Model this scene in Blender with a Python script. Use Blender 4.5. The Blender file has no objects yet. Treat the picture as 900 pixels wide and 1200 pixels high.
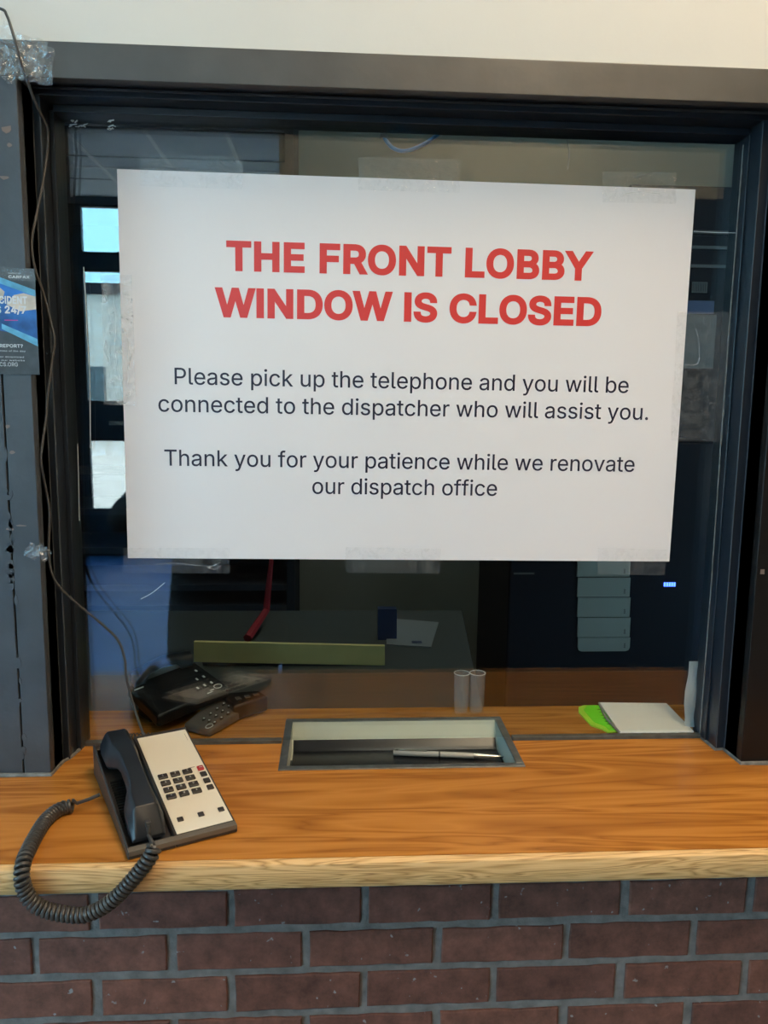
import bpy, bmesh, math, random
from mathutils import Vector, Matrix
random.seed(7)
PI = math.pi
sc = bpy.context.scene
C = sc.collection
# ---------------------------------------------------------------- camera
CP = Vector((0.337136, -1.295159, 0.588286))
CR = Vector((0.998225, -0.058189, 0.012653)); CU = Vector((-0.004312, 0.141294, 0.989958)); CF = Vector((0.059393, 0.988256, -0.140792))
F = 921.117
cam_d = bpy.data.cameras.new('camera'); cam = bpy.data.objects.new('camera', cam_d); C.objects.link(cam)
cam.matrix_world = Matrix(((CR.x, CU.x, -CF.x, CP.x), (CR.y, CU.y, -CF.y, CP.y), (CR.z, CU.z, -CF.z, CP.z), (0, 0, 0, 1)))
cam_d.sensor_fit = 'HORIZONTAL'; cam_d.sensor_width = 27; cam_d.lens = 27 * F / 900; cam_d.clip_start = .02
sc.camera = cam
def at(px, py, ax, v):
    """world point seen at a measured photo position, on the plane coordinate[ax] = v"""
    d = CF + CR * ((px - 450) / F) - CU * ((py - 600) / F)
    t = (v - CP[ax]) / d[ax]
    return CP + d * t
# ---------------------------------------------------------------- materials
def new_mat(name):
    m = bpy.data.materials.new(name); m.use_nodes = True
    return m, m.node_tree.nodes, m.node_tree.links, m.node_tree.nodes['Principled BSDF']
def mat(name, col, rough=.5, metal=0, noise=0, nscale=20, bump=0, bscale=200, spec=.5, coat=0, em=None, ems=0):
    m, N, L, B = new_mat(name)
    B.inputs['Base Color'].default_value = (*col, 1); B.inputs['Roughness'].default_value = rough
    B.inputs['Metallic'].default_value = metal; B.inputs['Specular IOR Level'].default_value = spec
    B.inputs['Coat Weight'].default_value = coat; B.inputs['Coat Roughness'].default_value = .12
    tc = N.new('ShaderNodeTexCoord')
    if noise:
        nz = N.new('ShaderNodeTexNoise'); nz.inputs['Scale'].default_value = nscale; nz.inputs['Detail'].default_value = 5
        L.new(tc.outputs['Object'], nz.inputs['Vector'])
        r = N.new('ShaderNodeValToRGB'); e = r.color_ramp.elements
        e[0].position = .3; e[1].position = .7
        e[0].color = (*[c * (1 - noise) for c in col], 1); e[1].color = (*[min(1, c * (1 + noise)) for c in col], 1)
        L.new(nz.outputs['Fac'], r.inputs['Fac']); L.new(r.outputs['Color'], B.inputs['Base Color'])
    if bump:
        nb = N.new('ShaderNodeTexNoise'); nb.inputs['Scale'].default_value = bscale; nb.inputs['Detail'].default_value = 3
        L.new(tc.outputs['Object'], nb.inputs['Vector'])
        bp = N.new('ShaderNodeBump'); bp.inputs['Strength'].default_value = bump; bp.inputs['Distance'].default_value = .002
        L.new(nb.outputs['Fac'], bp.inputs['Height']); L.new(bp.outputs['Normal'], B.inputs['Normal'])
    if em:
        B.inputs['Emission Color'].default_value = (*em, 1); B.inputs['Emission Strength'].default_value = ems
    return m
def wood(name, cols, sx=1.6, sy=16, bumps=.15, rough=.35, detail=6, dist=1.2, fine=.35):
    m, N, L, B = new_mat(name)
    tc = N.new('ShaderNodeTexCoord')
    mp = N.new('ShaderNodeMapping'); mp.inputs['Scale'].default_value = (sx, sy, sy); L.new(tc.outputs['Object'], mp.inputs['Vector'])
    n1 = N.new('ShaderNodeTexNoise'); n1.inputs['Scale'].default_value = 1.3; n1.inputs['Detail'].default_value = 2; n1.inputs['Distortion'].default_value = dist
    L.new(mp.outputs['Vector'], n1.inputs['Vector'])
    mu = N.new('ShaderNodeMath'); mu.operation = 'MULTIPLY'; mu.inputs[1].default_value = detail; L.new(n1.outputs['Fac'], mu.inputs[0])
    fr = N.new('ShaderNodeMath'); fr.operation = 'PINGPONG'; fr.inputs[1].default_value = .5; L.new(mu.outputs[0], fr.inputs[0])
    mp2 = N.new('ShaderNodeMapping'); mp2.inputs['Scale'].default_value = (sx * 6, sy * 22, sy * 22); L.new(tc.outputs['Object'], mp2.inputs['Vector'])
    n2 = N.new('ShaderNodeTexNoise'); n2.inputs['Scale'].default_value = 1; n2.inputs['Detail'].default_value = 4; L.new(mp2.outputs['Vector'], n2.inputs['Vector'])
    ad = N.new('ShaderNodeMath'); ad.operation = 'MULTIPLY_ADD'; ad.inputs[1].default_value = fine; L.new(n2.outputs['Fac'], ad.inputs[0])
    m15 = N.new('ShaderNodeMath'); m15.operation = 'MULTIPLY'; m15.inputs[1].default_value = 1.5; L.new(fr.outputs[0], m15.inputs[0]); L.new(m15.outputs[0], ad.inputs[2])
    r = N.new('ShaderNodeValToRGB'); L.new(ad.outputs[0], r.inputs['Fac'])
    e = r.color_ramp.elements
    while len(e) < len(cols): e.new(.5)
    for i, (p, c) in enumerate(cols): e[i].position = p; e[i].color = (*c, 1)
    L.new(r.outputs['Color'], B.inputs['Base Color']); B.inputs['Roughness'].default_value = rough
    bp = N.new('ShaderNodeBump'); bp.inputs['Strength'].default_value = bumps; bp.inputs['Distance'].default_value = .001
    L.new(n2.outputs['Fac'], bp.inputs['Height']); L.new(bp.outputs['Normal'], B.inputs['Normal'])
    return m
def island(name, stops, rough=.85, bump=.6, specks=True):
    m, N, L, B = new_mat(name)
    g = N.new('ShaderNodeNewGeometry'); r = N.new('ShaderNodeValToRGB'); e = r.color_ramp.elements
    while len(e) < len(stops): e.new(.5)
    for i, c in enumerate(stops): e[i].position = i / (len(stops) - 1); e[i].color = (*c, 1)
    L.new(g.outputs['Random Per Island'], r.inputs['Fac'])
    tc = N.new('ShaderNodeTexCoord'); nz = N.new('ShaderNodeTexNoise'); nz.inputs['Scale'].default_value = 28; nz.inputs['Detail'].default_value = 7; nz.inputs['Roughness'].default_value = .7
    L.new(tc.outputs['Object'], nz.inputs['Vector'])
    mr = N.new('ShaderNodeMapRange'); mr.inputs[1].default_value = .3; mr.inputs[2].default_value = .75; mr.inputs[3].default_value = .55; mr.inputs[4].default_value = 1.6
    L.new(nz.outputs['Fac'], mr.inputs[0])
    mx = N.new('ShaderNodeMix'); mx.data_type = 'RGBA'; mx.blend_type = 'MULTIPLY'; mx.inputs[0].default_value = 1
    L.new(r.outputs['Color'], mx.inputs[6]); L.new(mr.outputs[0], mx.inputs[7])
    out = mx.outputs[2]
    if specks:
        v = N.new('ShaderNodeTexNoise'); v.inputs['Scale'].default_value = 75; v.inputs['Detail'].default_value = 2; L.new(tc.outputs['Object'], v.inputs['Vector'])
        rr = N.new('ShaderNodeValToRGB'); rr.color_ramp.elements[0].position = .71; rr.color_ramp.elements[1].position = .76
        L.new(v.outputs['Fac'], rr.inputs['Fac'])
        m2 = N.new('ShaderNodeMix'); m2.data_type = 'RGBA'; m2.inputs[7].default_value = (.3, .28, .27, 1)
        L.new(rr.outputs['Color'], m2.inputs[0]); L.new(out, m2.inputs[6]); out = m2.outputs[2]
    L.new(out, B.inputs['Base Color']); B.inputs['Roughness'].default_value = rough
    bp = N.new('ShaderNodeBump'); bp.inputs['Strength'].default_value = bump; bp.inputs['Distance'].default_value = .002
    L.new(nz.outputs['Fac'], bp.inputs['Height']); L.new(bp.outputs['Normal'], B.inputs['Normal'])
    return m
def glassy(name, tint, refl, rough=0.0, white=0.0, crinkle=0.0, cscale=90, f0=None, wcol=(.75, .8, .82)):
    """clear sheet: transparent body, mirror surface that strengthens at grazing angles"""
    m, N, L, B = new_mat(name); N.remove(B); out = N['Material Output']
    tr = N.new('ShaderNodeBsdfTransparent'); tr.inputs[0].default_value = (*tint, 1)
    gl = N.new('ShaderNodeBsdfGlossy'); gl.inputs['Roughness'].default_value = rough
    F0 = ((refl - 1) / (refl + 1)) ** 2; mx = N.new('ShaderNodeMixShader')
    ge = N.new('ShaderNodeNewGeometry'); dt = N.new('ShaderNodeVectorMath'); dt.operation = 'DOT_PRODUCT'
    L.new(ge.outputs['Incoming'], dt.inputs[0]); L.new(ge.outputs['Normal'], dt.inputs[1])
    def mth(op, a, b=None):
        n_ = N.new('ShaderNodeMath'); n_.operation = op; L.new(a, n_.inputs[0])
        if b is not None: n_.inputs[1].default_value = b
        return n_
    ab = mth('ABSOLUTE', dt.outputs['Value']); om = N.new('ShaderNodeMath'); om.operation = 'SUBTRACT'; om.inputs[0].default_value = 1; L.new(ab.outputs[0], om.inputs[1])
    pw = mth('POWER', om.outputs[0], 5); sc_ = mth('MULTIPLY_ADD', pw.outputs[0], 1 - F0); sc_.inputs[2].default_value = F0
    L.new(sc_.outputs[0], mx.inputs[0])
    body = tr.outputs[0]
    tc = N.new('ShaderNodeTexCoord')
    if crinkle:
        nz = N.new('ShaderNodeTexNoise'); nz.inputs['Scale'].default_value = cscale; nz.inputs['Detail'].default_value = 5; nz.inputs['Distortion'].default_value = 1.5
        L.new(tc.outputs['Object'], nz.inputs['Vector'])
        bp = N.new('ShaderNodeBump'); bp.inputs['Strength'].default_value = crinkle; bp.inputs['Distance'].default_value = .004
        L.new(nz.outputs['Fac'], bp.inputs['Height']); L.new(bp.outputs['Normal'], gl.inputs['Normal'])
    if white:
        df = N.new('ShaderNodeBsdfDiffuse'); df.inputs[0].default_value = (*wcol, 1)
        m2 = N.new('ShaderNodeMixShader'); m2.inputs[0].default_value = white
        if crinkle:
            rr = N.new('ShaderNodeMapRange'); rr.inputs[1].default_value = .45; rr.inputs[2].default_value = .72; rr.inputs[3].default_value = white * .5; rr.inputs[4].default_value = min(1, white * 1.9)
            L.new(nz.outputs['Fac'], rr.inputs[0]); L.new(rr.outputs[0], m2.inputs[0])
        L.new(tr.outputs[0], m2.inputs[1]); L.new(df.outputs[0], m2.inputs[2]); body = m2.outputs[0]
    L.new(body, mx.inputs[1]); L.new(gl.outputs[0], mx.inputs[2]); L.new(mx.outputs[0], out.inputs[0])
    return m
M = dict(
    wall=mat('white_paint', (.64, .63, .585), .7, noise=.03, nscale=3, bump=.15, bscale=60),
    casing=mat('charcoal_gloss_paint', (.060, .056, .050), .42, bump=.5, bscale=25, noise=.25, nscale=9, spec=.7),
    casing_side=mat('charcoal_casing_paint', (.05, .057, .066), .45, bump=.8, bscale=30, noise=.2, nscale=12, spec=.5),
    frame=mat('navy_black_frame_paint', (.015, .02, .028), .3, bump=.25, bscale=30),
    caulk=mat('grey_caulk', (.16, .16, .15), .5, noise=.4, nscale=60, bump=.8, bscale=120),
    chip=mat('chipped_paint', (.19, .14, .12), .8),
    nosing=wood('oak_nosing', [(0, (.16, .07, .02)), (.30, (.34, .17, .058)), (.6, (.58, .34, .130)), (1, (.74, .47, .21))], 2.0, 26, .7, .5, 9, 2.0, .8),
    top=wood('laminate_woodgrain', [(0, (.22, .072, .011)), (.25, (.37, .138, .023)), (.55, (.47, .185, .032)), (1, (.56, .235, .045))], .9, 9, .04, .27, 5, 1.9, .38),
    brick=island('purple_brown_brick', [(.155, .058, .040), (.18, .070, .048), (.135, .054, .038), (.195, .076, .050), (.165, .068, .050)]),
    mortar=mat('grey_mortar', (.19, .172, .158), .9, noise=.3, nscale=40, bump=1, bscale=150),
    glass=glassy('security_glass', (.92, .945, .94), 1.80),
    tape=glassy('clear_packing_tape', (1, 1, 1), 1.38, .12, .055, .35, 70, wcol=(.92, .95, .95)),
    tape_wad=glassy('crumpled_tape', (.93, .93, .92), 2.1, .10, .07, .9, 60),
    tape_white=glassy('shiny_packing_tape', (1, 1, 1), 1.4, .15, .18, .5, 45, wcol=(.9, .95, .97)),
    paper=mat('poster_paper', (.775, .745, .745), .42, spec=.45),
    red=mat('red_print', (.68, .045, .04), .4), ink=mat('navy_black_print', (.02, .018, .04), .4),
    steel=mat('brushed_steel', (.62, .62, .52), .5, .15, bump=.1, bscale=300),
    steel_rim=mat('dull_steel_rim', (.26, .27, .27), .4, .9, noise=.2, nscale=50),
    tray_shade=mat('black_gloss_shade', (.006, .006, .008), .25),
    floor_tile=mat('brown_grey_floor', (.15, .115, .09), .45, noise=.15, nscale=3), channel=mat('dark_glazing_channel', (.07, .072, .066), .5, noise=.3, nscale=60), bookshelf=mat('dark_shelf_board', (.02, .026, .036), .8, spec=.1), casing_shaded=mat('shaded_charcoal_casing', (.008, .007, .007), .35, spec=.3, bump=.3, bscale=30), lower=mat('dark_wainscot', (.018, .018, .02), .7, spec=.2),  # right casing: same charcoal paint, darkened in colour for its dim side
    phone=mat('charcoal_plastic', (.033, .028, .025), .42, bump=.15, bscale=900),
    handset=mat('blue_black_plastic', (.012, .015, .020), .34, bump=.1, bscale=900),
    phone_in=mat('phone_recess_black', (.006, .007, .008), .5),
    strip=mat('brown_grey_strip', (.13, .112, .09), .42),
    face=mat('cream_faceplate', (.78, .73, .61), .4),
    key=mat('brown_black_key', (.035, .030, .028), .35), redkey=mat('red_key', (.42, .015, .02), .35), keyink=mat('white_key_print', (.7, .7, .68), .5),
    cord=mat('dark_grey_cord', (.050, .048, .046), .38), cable=mat('grey_black_cable', (.06, .058, .055), .4),
    black=mat('black_plastic', (.006, .007, .008), .35, spec=.25), dgrey=mat('dark_grey_plastic', (.075, .07, .062), .45),
    led_white=mat('white_print', (.55, .6, .6), .5), green=mat('lime_green_plastic', (.16, .90, .02), .45), green_e=mat('yellow_green_edge', (.42, .85, .05), .5),
    env=mat('white_envelope_paper', (.88, .86, .80), .7, noise=.04, nscale=9, bump=.2, bscale=20), bag=mat('white_plastic_wrap', (.6, .6, .58), .35, noise=.08, nscale=20, bump=1, bscale=18),
    cup=glassy('clear_acrylic', (.95, .97, .97), 1.4, 0, .10), yellow=mat('yellow_tan_board', (.88, .76, .30), .5, noise=.06, nscale=14),
    card=mat('pale_card', (.22, .24, .25), .6), bluebox=mat('blue_box', (.015, .03, .09), .5), lanyard=mat('red_lanyard', (.32, .01, .02), .6),
    bluecable=mat('blue_cable', (.06, .28, .62), .4), desk=mat('grey_desk_laminate', (.06, .068, .066), .6), office=mat('office_wall_paint', (.26, .27, .23), .8, noise=.03, nscale=4), office_dark=mat('office_dark_paint', (.012, .015, .02), .8, spec=.1),
    carpet=mat('office_carpet', (.03, .035, .045), .9), lobby_wall=mat('lobby_beige_paint', (.46, .44, .36), .8, noise=.03, nscale=4),
    floor=mat('sky_glare_blue', (.03, .20, .62), .5, noise=.15, nscale=3), ceil=mat('ceiling_tile', (.66, .72, .74), .9, noise=.08, nscale=60), grid=mat('ceiling_grid_metal', (.95, .95, .92), .5),
    alu=mat('dark_window_aluminium', (.02, .035, .045), .4), lobby_dark=mat('dark_lobby_wall_paint', (.02, .06, .085), .7),
    pane=glassy('window_glass', (.93, .97, .97), 1.4), lamp=mat('lamp_diffuser', (.8, .8, .8), .6, em=(1, .76, .50), ems=14),
    machine=mat('gloss_black_machine', (.004, .005, .010), .5, spec=.15), panel=mat('grey_panel_rows', (.22, .24, .21), .6), blue_led=mat('blue_display', (.01, .02, .1), .4, em=(.05, .12, 1), ems=6),
    skin=mat('skin', (.45, .24, .17), .5), cloth=mat('black_jacket', (.012, .014, .018), .8, bump=.3, bscale=80), trousers=mat('dark_trousers', (.015, .018, .028), .85), hair=mat('dark_hair', (.02, .014, .01), .6), shoe=mat('black_shoe', (.012, .012, .012), .4),
    pave=mat('pale_pavement', (.62, .62, .58), .9, noise=.15, nscale=2), build=mat('pale_building', (.55, .55, .5), .8, noise=.1, nscale=1), bwin=mat('dark_building_window', (.05, .07, .08), .3),
    flyer=mat('grey_flyer_paper', (.045, .052, .058), .3, noise=.25, nscale=60), flyer_blue=mat('flyer_blue', (.02, .13, .42), .3, noise=.6, nscale=22), flyer_cyan=mat('flyer_light_blue', (.10, .34, .52), .3, noise=.35, nscale=40), flyer_white=mat('flyer_white_print', (.62, .64, .66), .4), flyer_pale=mat('flyer_cream', (.55, .48, .40), .4, noise=.3, nscale=30), flyer_pink=mat('flyer_magenta', (.6, .05, .3), .4),
    pen=mat('grey_pen_barrel', (.36, .34, .30), .35), pen_m=mat('pen_metal', (.5, .5, .47), .25, .9), pen_d=mat('pen_black', (.01, .01, .01), .3),
)
# ---------------------------------------------------------------- mesh helpers
def obj(name, bm, m, parent=None, smooth=False, bevel=0, seg=2, loc=None):
    me = bpy.data.meshes.new(name); bmesh.ops.recalc_face_normals(bm, faces=bm.faces); bm.to_mesh(me); bm.free()
    for mm in (m if isinstance(m, (list, tuple)) else [m]): me.materials.append(mm)
    o = bpy.data.objects.new(name, me); C.objects.link(o)
    if parent: o.parent = parent
    if loc: o.location = loc
    if smooth:
        for p in me.polygons: p.use_smooth = True
        me.set_sharp_from_angle(angle=math.radians(50))
    if bevel:
        b = o.modifiers.new('bevel', 'BEVEL'); b.width = bevel; b.segments = seg; b.limit_method = 'ANGLE'; b.angle_limit = .6
        for p in me.polygons: p.use_smooth = True
        b.harden_normals = True
    return o
def hexa(bm, P, mi=0):
    """8 points: bottom loop 0-3, top loop 4-7"""
    v = [bm.verts.new(p) for p in P]
    for f in ((3, 2, 1, 0), (4, 5, 6, 7), (0, 1, 5, 4), (1, 2, 6, 5), (2, 3, 7, 6), (3, 0, 4, 7)):
        bm.faces.new([v[i] for i in f]).material_index = mi
    return v
def bx(bm, x0, x1, y0, y1, z0, z1, mi=0, fn=None):
    P = [(x0, y0, z0), (x1, y0, z0), (x1, y1, z0), (x0, y1, z0), (x0, y0, z1), (x1, y0, z1), (x1, y1, z1), (x0, y1, z1)]
    if fn: P = [fn(*p) for p in P]
    return hexa(bm, P, mi)
def tube(bm, pts, rad, n=8, cap=True):
    pts = [Vector(p) for p in pts]; rings = []
    T = (pts[1] - pts[0]).normalized(); up = Vector((0, 0, 1)) if abs(T.z) < .9 else Vector((1, 0, 0))
    nrm = (up - T * up.dot(T)).normalized()
    for i, p in enumerate(pts):
        T = (pts[min(i + 1, len(pts) - 1)] - pts[max(i - 1, 0)]).normalized()
        nrm = (nrm - T * nrm.dot(T)).normalized(); b = T.cross(nrm)
        r = rad[i] if isinstance(rad, (list, tuple)) else rad
        rings.append([bm.verts.new(p + (nrm * math.cos(2 * PI * k / n) + b * math.sin(2 * PI * k / n)) * r) for k in range(n)])
    for a, b in zip(rings, rings[1:]):
        for k in range(n): bm.faces.new((a[k], a[(k + 1) % n], b[(k + 1) % n], b[k]))
    if cap: bm.faces.new(rings[0][::-1]); bm.faces.new(rings[-1])
def smooth_path(pts, sub=8):
    P = [Vector(p) for p in pts]; P = [P[0] * 2 - P[1]] + P + [P[-1] * 2 - P[-2]]; out = []
    for i in range(1, len(P) - 2):
        for k in range(sub):
            t = k / sub; a, b, c, d = P[i - 1:i + 3]
            out.append(.5 * ((2 * b) + (c - a) * t + (2 * a - 5 * b + 4 * c - d) * t * t + (3 * b - a - 3 * c + d) * t ** 3))
    out.append(P[-2]); return out
def loft(bm, loops, cap=True):
    R = [[bm.verts.new(p) for p in l] for l in loops]; n = len(R[0])
    for a, b in zip(R, R[1:]):
        for k in range(n): bm.faces.new((a[k], a[(k + 1) % n], b[(k + 1) % n], b[k]))
    if cap: bm.faces.new(R[0][::-1]); bm.faces.new(R[-1])
def prism(bm, poly, h, fn=None, mi=0):
    """poly in xy, extruded by h along local z through fn"""
    fn = fn or (lambda x, y, z: (x, y, z))
    a = [bm.verts.new(fn(x, y, 0)) for x, y in poly]; b = [bm.verts.new(fn(x, y, h)) for x, y in poly]; n = len(poly)
    bm.faces.new(a[::-1]).material_index = mi; bm.faces.new(b).material_index = mi
    for k in range(n): bm.faces.new((a[k], a[(k + 1) % n], b[(k + 1) % n], b[k])).material_index = mi
NB = bmesh.new
def tag(o, label, cat, group=None, kind=None):
    o['label'] = label; o['category'] = cat
    if group: o['group'] = group
    if kind: o['kind'] = kind
    return o
def empty(name, loc=(0, 0, 0), rz=0):
    o = bpy.data.objects.new(name, None); C.objects.link(o); o.location = loc; o.rotation_euler = (0, 0, rz); o.empty_display_size = .05
    return o
def struct(name, bm, m, label=None, **k):
    o = obj(name, bm, m, **k); o['kind'] = 'structure'
    if label: o['label'] = label
    return o
# fonts that ship with Blender
try: FONT = bpy.data.fonts.load(bpy.utils.resource_path('LOCAL') + '/datafiles/fonts/Inter.woff2')
except Exception: FONT = None
def text_contours(body, spacing=1.0):
    cu = bpy.data.curves.new('t', 'FONT'); cu.body = body
    if FONT: cu.font = FONT
    cu.space_character = spacing
    o = bpy.data.objects.new('t', cu); C.objects.link(o)
    dg = bpy.context.evaluated_depsgraph_get(); cv = o.evaluated_get(dg).to_curve(dg); out = []
    for sp in cv.splines:
        P = []; bp_ = sp.bezier_points; n = len(bp_)
        for i in range(n):
            a, b = bp_[i], bp_[(i + 1) % n]; p0, p1, p2, p3 = a.co, a.handle_right, b.handle_left, b.co
            straight = (p1 - p0).cross(p3 - p0).length < 1e-6 and (p2 - p0).cross(p3 - p0).length < 1e-6
            for k in range(1 if straight else 5):
                t = k / 5; q = p0 * (1 - t) ** 3 + p1 * 3 * t * (1 - t) ** 2 + p2 * 3 * t * t * (1 - t) + p3 * t ** 3
                if not P or (Vector((q.x, q.y)) - P[-1]).length > 1e-5: P.append(Vector((q.x, q.y)))
        if len(P) > 2: out.append(P)
    o.evaluated_get(dg).to_curve_clear(); bpy.data.objects.remove(o)
    # plain capital I: swap the font's slab-serif I for a bare stem and close the gap it leaves
    out.sort(key=lambda P: min(p.x for p in P)); sh_ = 0; res = []
    for P in out:
        x0, x1 = min(p.x for p in P), max(p.x for p in P); y0, y1 = min(p.y for p in P), max(p.y for p in P); h = y1 - y0; wd = x1 - x0; c = (x0 + x1) / 2
        sym = all(any(abs(q.x - (2 * c - p.x)) < 2e-3 and abs(q.y - p.y) < 2e-3 for q in P) for p in P)
        if len(P) == 12 and sym and .3 < wd / h < .66:
            st = .135 * h; bear = .05 * h; R_ = [Vector((x0 + bear, y0)), Vector((x0 + bear + st, y0)), Vector((x0 + bear + st, y1)), Vector((x0 + bear, y1))]
            if area2(R_) * area2(P) < 0: R_.reverse()
            res.append([Vector((p.x - sh_, p.y)) for p in R_]); sh_ += wd - st - 2 * bear
        else: res.append([Vector((p.x - sh_, p.y)) for p in P])
    return res
def area2(P): return sum(a.x * b.y - b.x * a.y for a, b in zip(P, P[1:] + P[:1]))
def fatten(cs, off):
    if not off: return cs
    big = max(cs, key=lambda P: abs(area2(P))); sg = 1 if area2(big) > 0 else -1; res = []
    for P in cs:
        n = len(P); Q = []
        for i in range(n):
            a, b, c = P[i - 1], P[i], P[(i + 1) % n]
            d1 = (b - a).normalized(); d2 = (c - b).normalized(); n1 = Vector((d1.y, -d1.x)) * sg; n2 = Vector((d2.y, -d2.x)) * sg
            m = n1 + n2; m = m / max(.5, m.length_squared / 2) if m.length > 1e-3 else n1
            Q.append(b + m * off)
        res.append(Q)
    return res
def add_text(bm, body, x0, x1, y, cap, fn, offset=0, spacing=1.0, mi=0):
    """text from x0 to x1 on baseline y with capital height cap, mapped by fn(x, y); nonzero-winding fill"""
    cs = fatten(text_contours(body, spacing), offset); H = fatten(text_contours('H'), offset)
    a = min(p.x for P in cs for p in P); b = max(p.x for P in cs for p in P)
    h0 = min(p.y for P in H for p in P); h1 = max(p.y for P in H for p in P)
    sx = (x1 - x0) / (b - a); sy = cap / (h1 - h0)
    # glyph groups: contours whose x ranges overlap
    cs.sort(key=lambda P: min(p.x for p in P)); groups = []
    for P in cs:
        lo, hi = min(p.x for p in P), max(p.x for p in P)
        if groups and lo < groups[-1][1] - 1e-4: groups[-1][0].append(P); groups[-1][1] = max(groups[-1][1], hi)
        else: groups.append([[P], hi])
    for G, _ in groups:
        E = []
        for P in G:
            for p, q in zip(P, P[1:] + P[:1]):
                if abs(p.y - q.y) > 1e-7: E.append((p, q, 1) if p.y < q.y else (q, p, -1))
        ys = sorted({round(p.y, 5) for P in G for p in P}); ys = [ys[0]] + [v for u, v in zip(ys, ys[1:]) if v - u > 4e-4]
        fine_ = []
        for u, v in zip(ys, ys[1:]):
            k = max(1, int((v - u) / .03)); fine_ += [u + (v - u) * i / k for i in range(k)]
        fine_.append(ys[-1])
        for u, v in zip(fine_, fine_[1:]):
            m = (u + v) / 2; X = []
            for p, q, w in E:
                if p.y <= m < q.y:
                    f = lambda t: p.x + (q.x - p.x) * (min(max(t, p.y), q.y) - p.y) / (q.y - p.y)
                    X.append((f(m), f(u), f(v), w))
            X.sort(); wn = 0; st_ = None
            for e in X:
                if wn == 0: st_ = e
                wn += e[3]
                if wn == 0:
                    T = lambda x, yy: bm.verts.new(fn(x0 + (x - a) * sx, y + (yy - h0) * sy))
                    A, B_, Cc, D = (st_[1], u), (e[1], u), (e[2], v), (st_[2], v)
                    bm.faces.new([T(*A), T(*B_), T(*Cc), T(*D)]).material_index = mi

# ================================================================ SETTING: front wall
FL = -1.07          # lobby floor height, counter top is z = 0
CEIL = 2.55
GX0, GX1, GZ1 = -.091, .986, 1.010
bm = NB(); bx(bm, -3.2, 2.8, -.088, .06, 1.07, CEIL); bx(bm, -3.2, -.30, -.088, .06, .0005, 1.07); bx(bm, 1.22, 2.8, -.088, .06, .0005, 1.07)
struct('wall_front', bm, M['wall'], 'white painted wall above the dark window casing')
# brick wall below the counter
bm = NB(); bx(bm, -3.2, 2.8, -.2025, .02, FL, -.041, 1)
PW, PH, J = .2003, .0704, .0135
for r in range(-1, 13):
    zc = -.1667 - PH * r
    for i in range(-16, 16):
        xc = -.0198 + (i + .5 + (0 if r % 2 == 0 else -.44)) * PW
        a, b = xc - (PW - J) / 2 + random.uniform(-.0015, .0015), xc + (PW - J) / 2 + random.uniform(-.0015, .0015)
        if b > 2.8 or a < -3.2: continue
        z0, z1 = zc - (PH - J) / 2 + random.uniform(-.001, .001), zc + (PH - J) / 2 + random.uniform(-.001, .001)
        z1 = min(z1, -.041); z0 = max(z0, FL)
        if z1 - z0 < .01: continue
        y = -.206 + random.uniform(-.0008, .0008); e = .002
        if -.6 < xc < 1.5:
            j = lambda: random.uniform(-.0012, .0012)
            n = 8
            outer = [(a + (b - a) * k / n, z0 + j()) for k in range(n)] + [(b + j(), z0), (b + j(), (z0 + z1) / 2)] + [(b - (b - a) * k / n, z1 + j()) for k in range(n)] + [(a + j(), z1), (a + j(), (z0 + z1) / 2)]
            cx, cz = (a + b) / 2, (z0 + z1) / 2
            inn = [(x + (e if x < cx else -e), z + (e if z < cz else -e)) for x, z in outer]
            loft(bm, [[(x, -.2, z) for x, z in outer], [(x, y + e * .6, z) for x, z in outer], [(x, y, z) for x, z in inn]])
        else: bx(bm, a, b, y, -.2, z0, z1)
struct('wall_front_lower', bm, [M['brick'], M['mortar']], 'purple brown brick wall with grey mortar under the counter')
# casings
CX0, CX1, CZ = -.109, 1.006, 1.026
bm = NB(); bx(bm, -.32, 1.24, -.104, -.086, CZ, 1.074)
struct('trim_1', bm, M['casing'], 'charcoal head casing across the top of the window', bevel=.0015)
gl = at(12, 600, 1, -.105).x
bm = NB(); bx(bm, gl, CX0, -.105, -.02, 0, CZ); bx(bm, -.32, gl - .0025, -.1045, -.02, 0, CZ)
trim2 = struct('trim_2', bm, M['casing_side'], 'scuffed charcoal casing boards left of the window', bevel=.0012)
bm = NB()
for k in range(26):   # flaked paint and filler lumps along the board joint
    z = random.choice([random.uniform(.03, .55), random.uniform(.3, .45)]); w = random.uniform(.002, .006); h = random.uniform(.003, .012); x = gl - .001 + random.uniform(-.004, .004)
    n = 7; poly = [(x + w * math.cos(2 * PI * q / n) * random.uniform(.6, 1.2), z + h * math.sin(2 * PI * q / n) * random.uniform(.6, 1.2)) for q in range(n)]
    prism(bm, poly, .0012, lambda a, b, c: (a, -.1046 - c, b))
obj('filler_flake', bm, M['casing_side'], trim2)
bm = NB()
for (px, py, w, h) in [(11, 170, .004, .003), (12, 620, .006, .002), (5, 208, .007, .003), (24, 616, .010, .0015), (14, 530, .005, .003), (9, 500, .004, .003), (8, 152, .008, .006)]:
    p = at(px, py, 1, -.1055); n = 7
    prism(bm, [(p.x + w * math.cos(2 * PI * q / n) * random.uniform(.6, 1.2), p.z + h * math.sin(2 * PI * q / n) * random.uniform(.6, 1.2)) for q in range(n)], .0003, lambda a, b, c: (a, -.1053 - c, b))
obj('paint_chip', bm, M['chip'], trim2)
bm = NB(); bx(bm, CX1, 1.24, -.102, -.02, 0, CZ)
trim3 = struct('trim_3', bm, M['casing_shaded'], 'charcoal casing right of the window with its shade painted in', bevel=.0015)
bm = NB(); p = at(893, 670, 1, -.102); bx(bm, p.x - .003, p.x + .004, -.1024, -.1018, p.z - .004, p.z + .004)
obj('paint_chip', bm, M['chip'], trim3)
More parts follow.
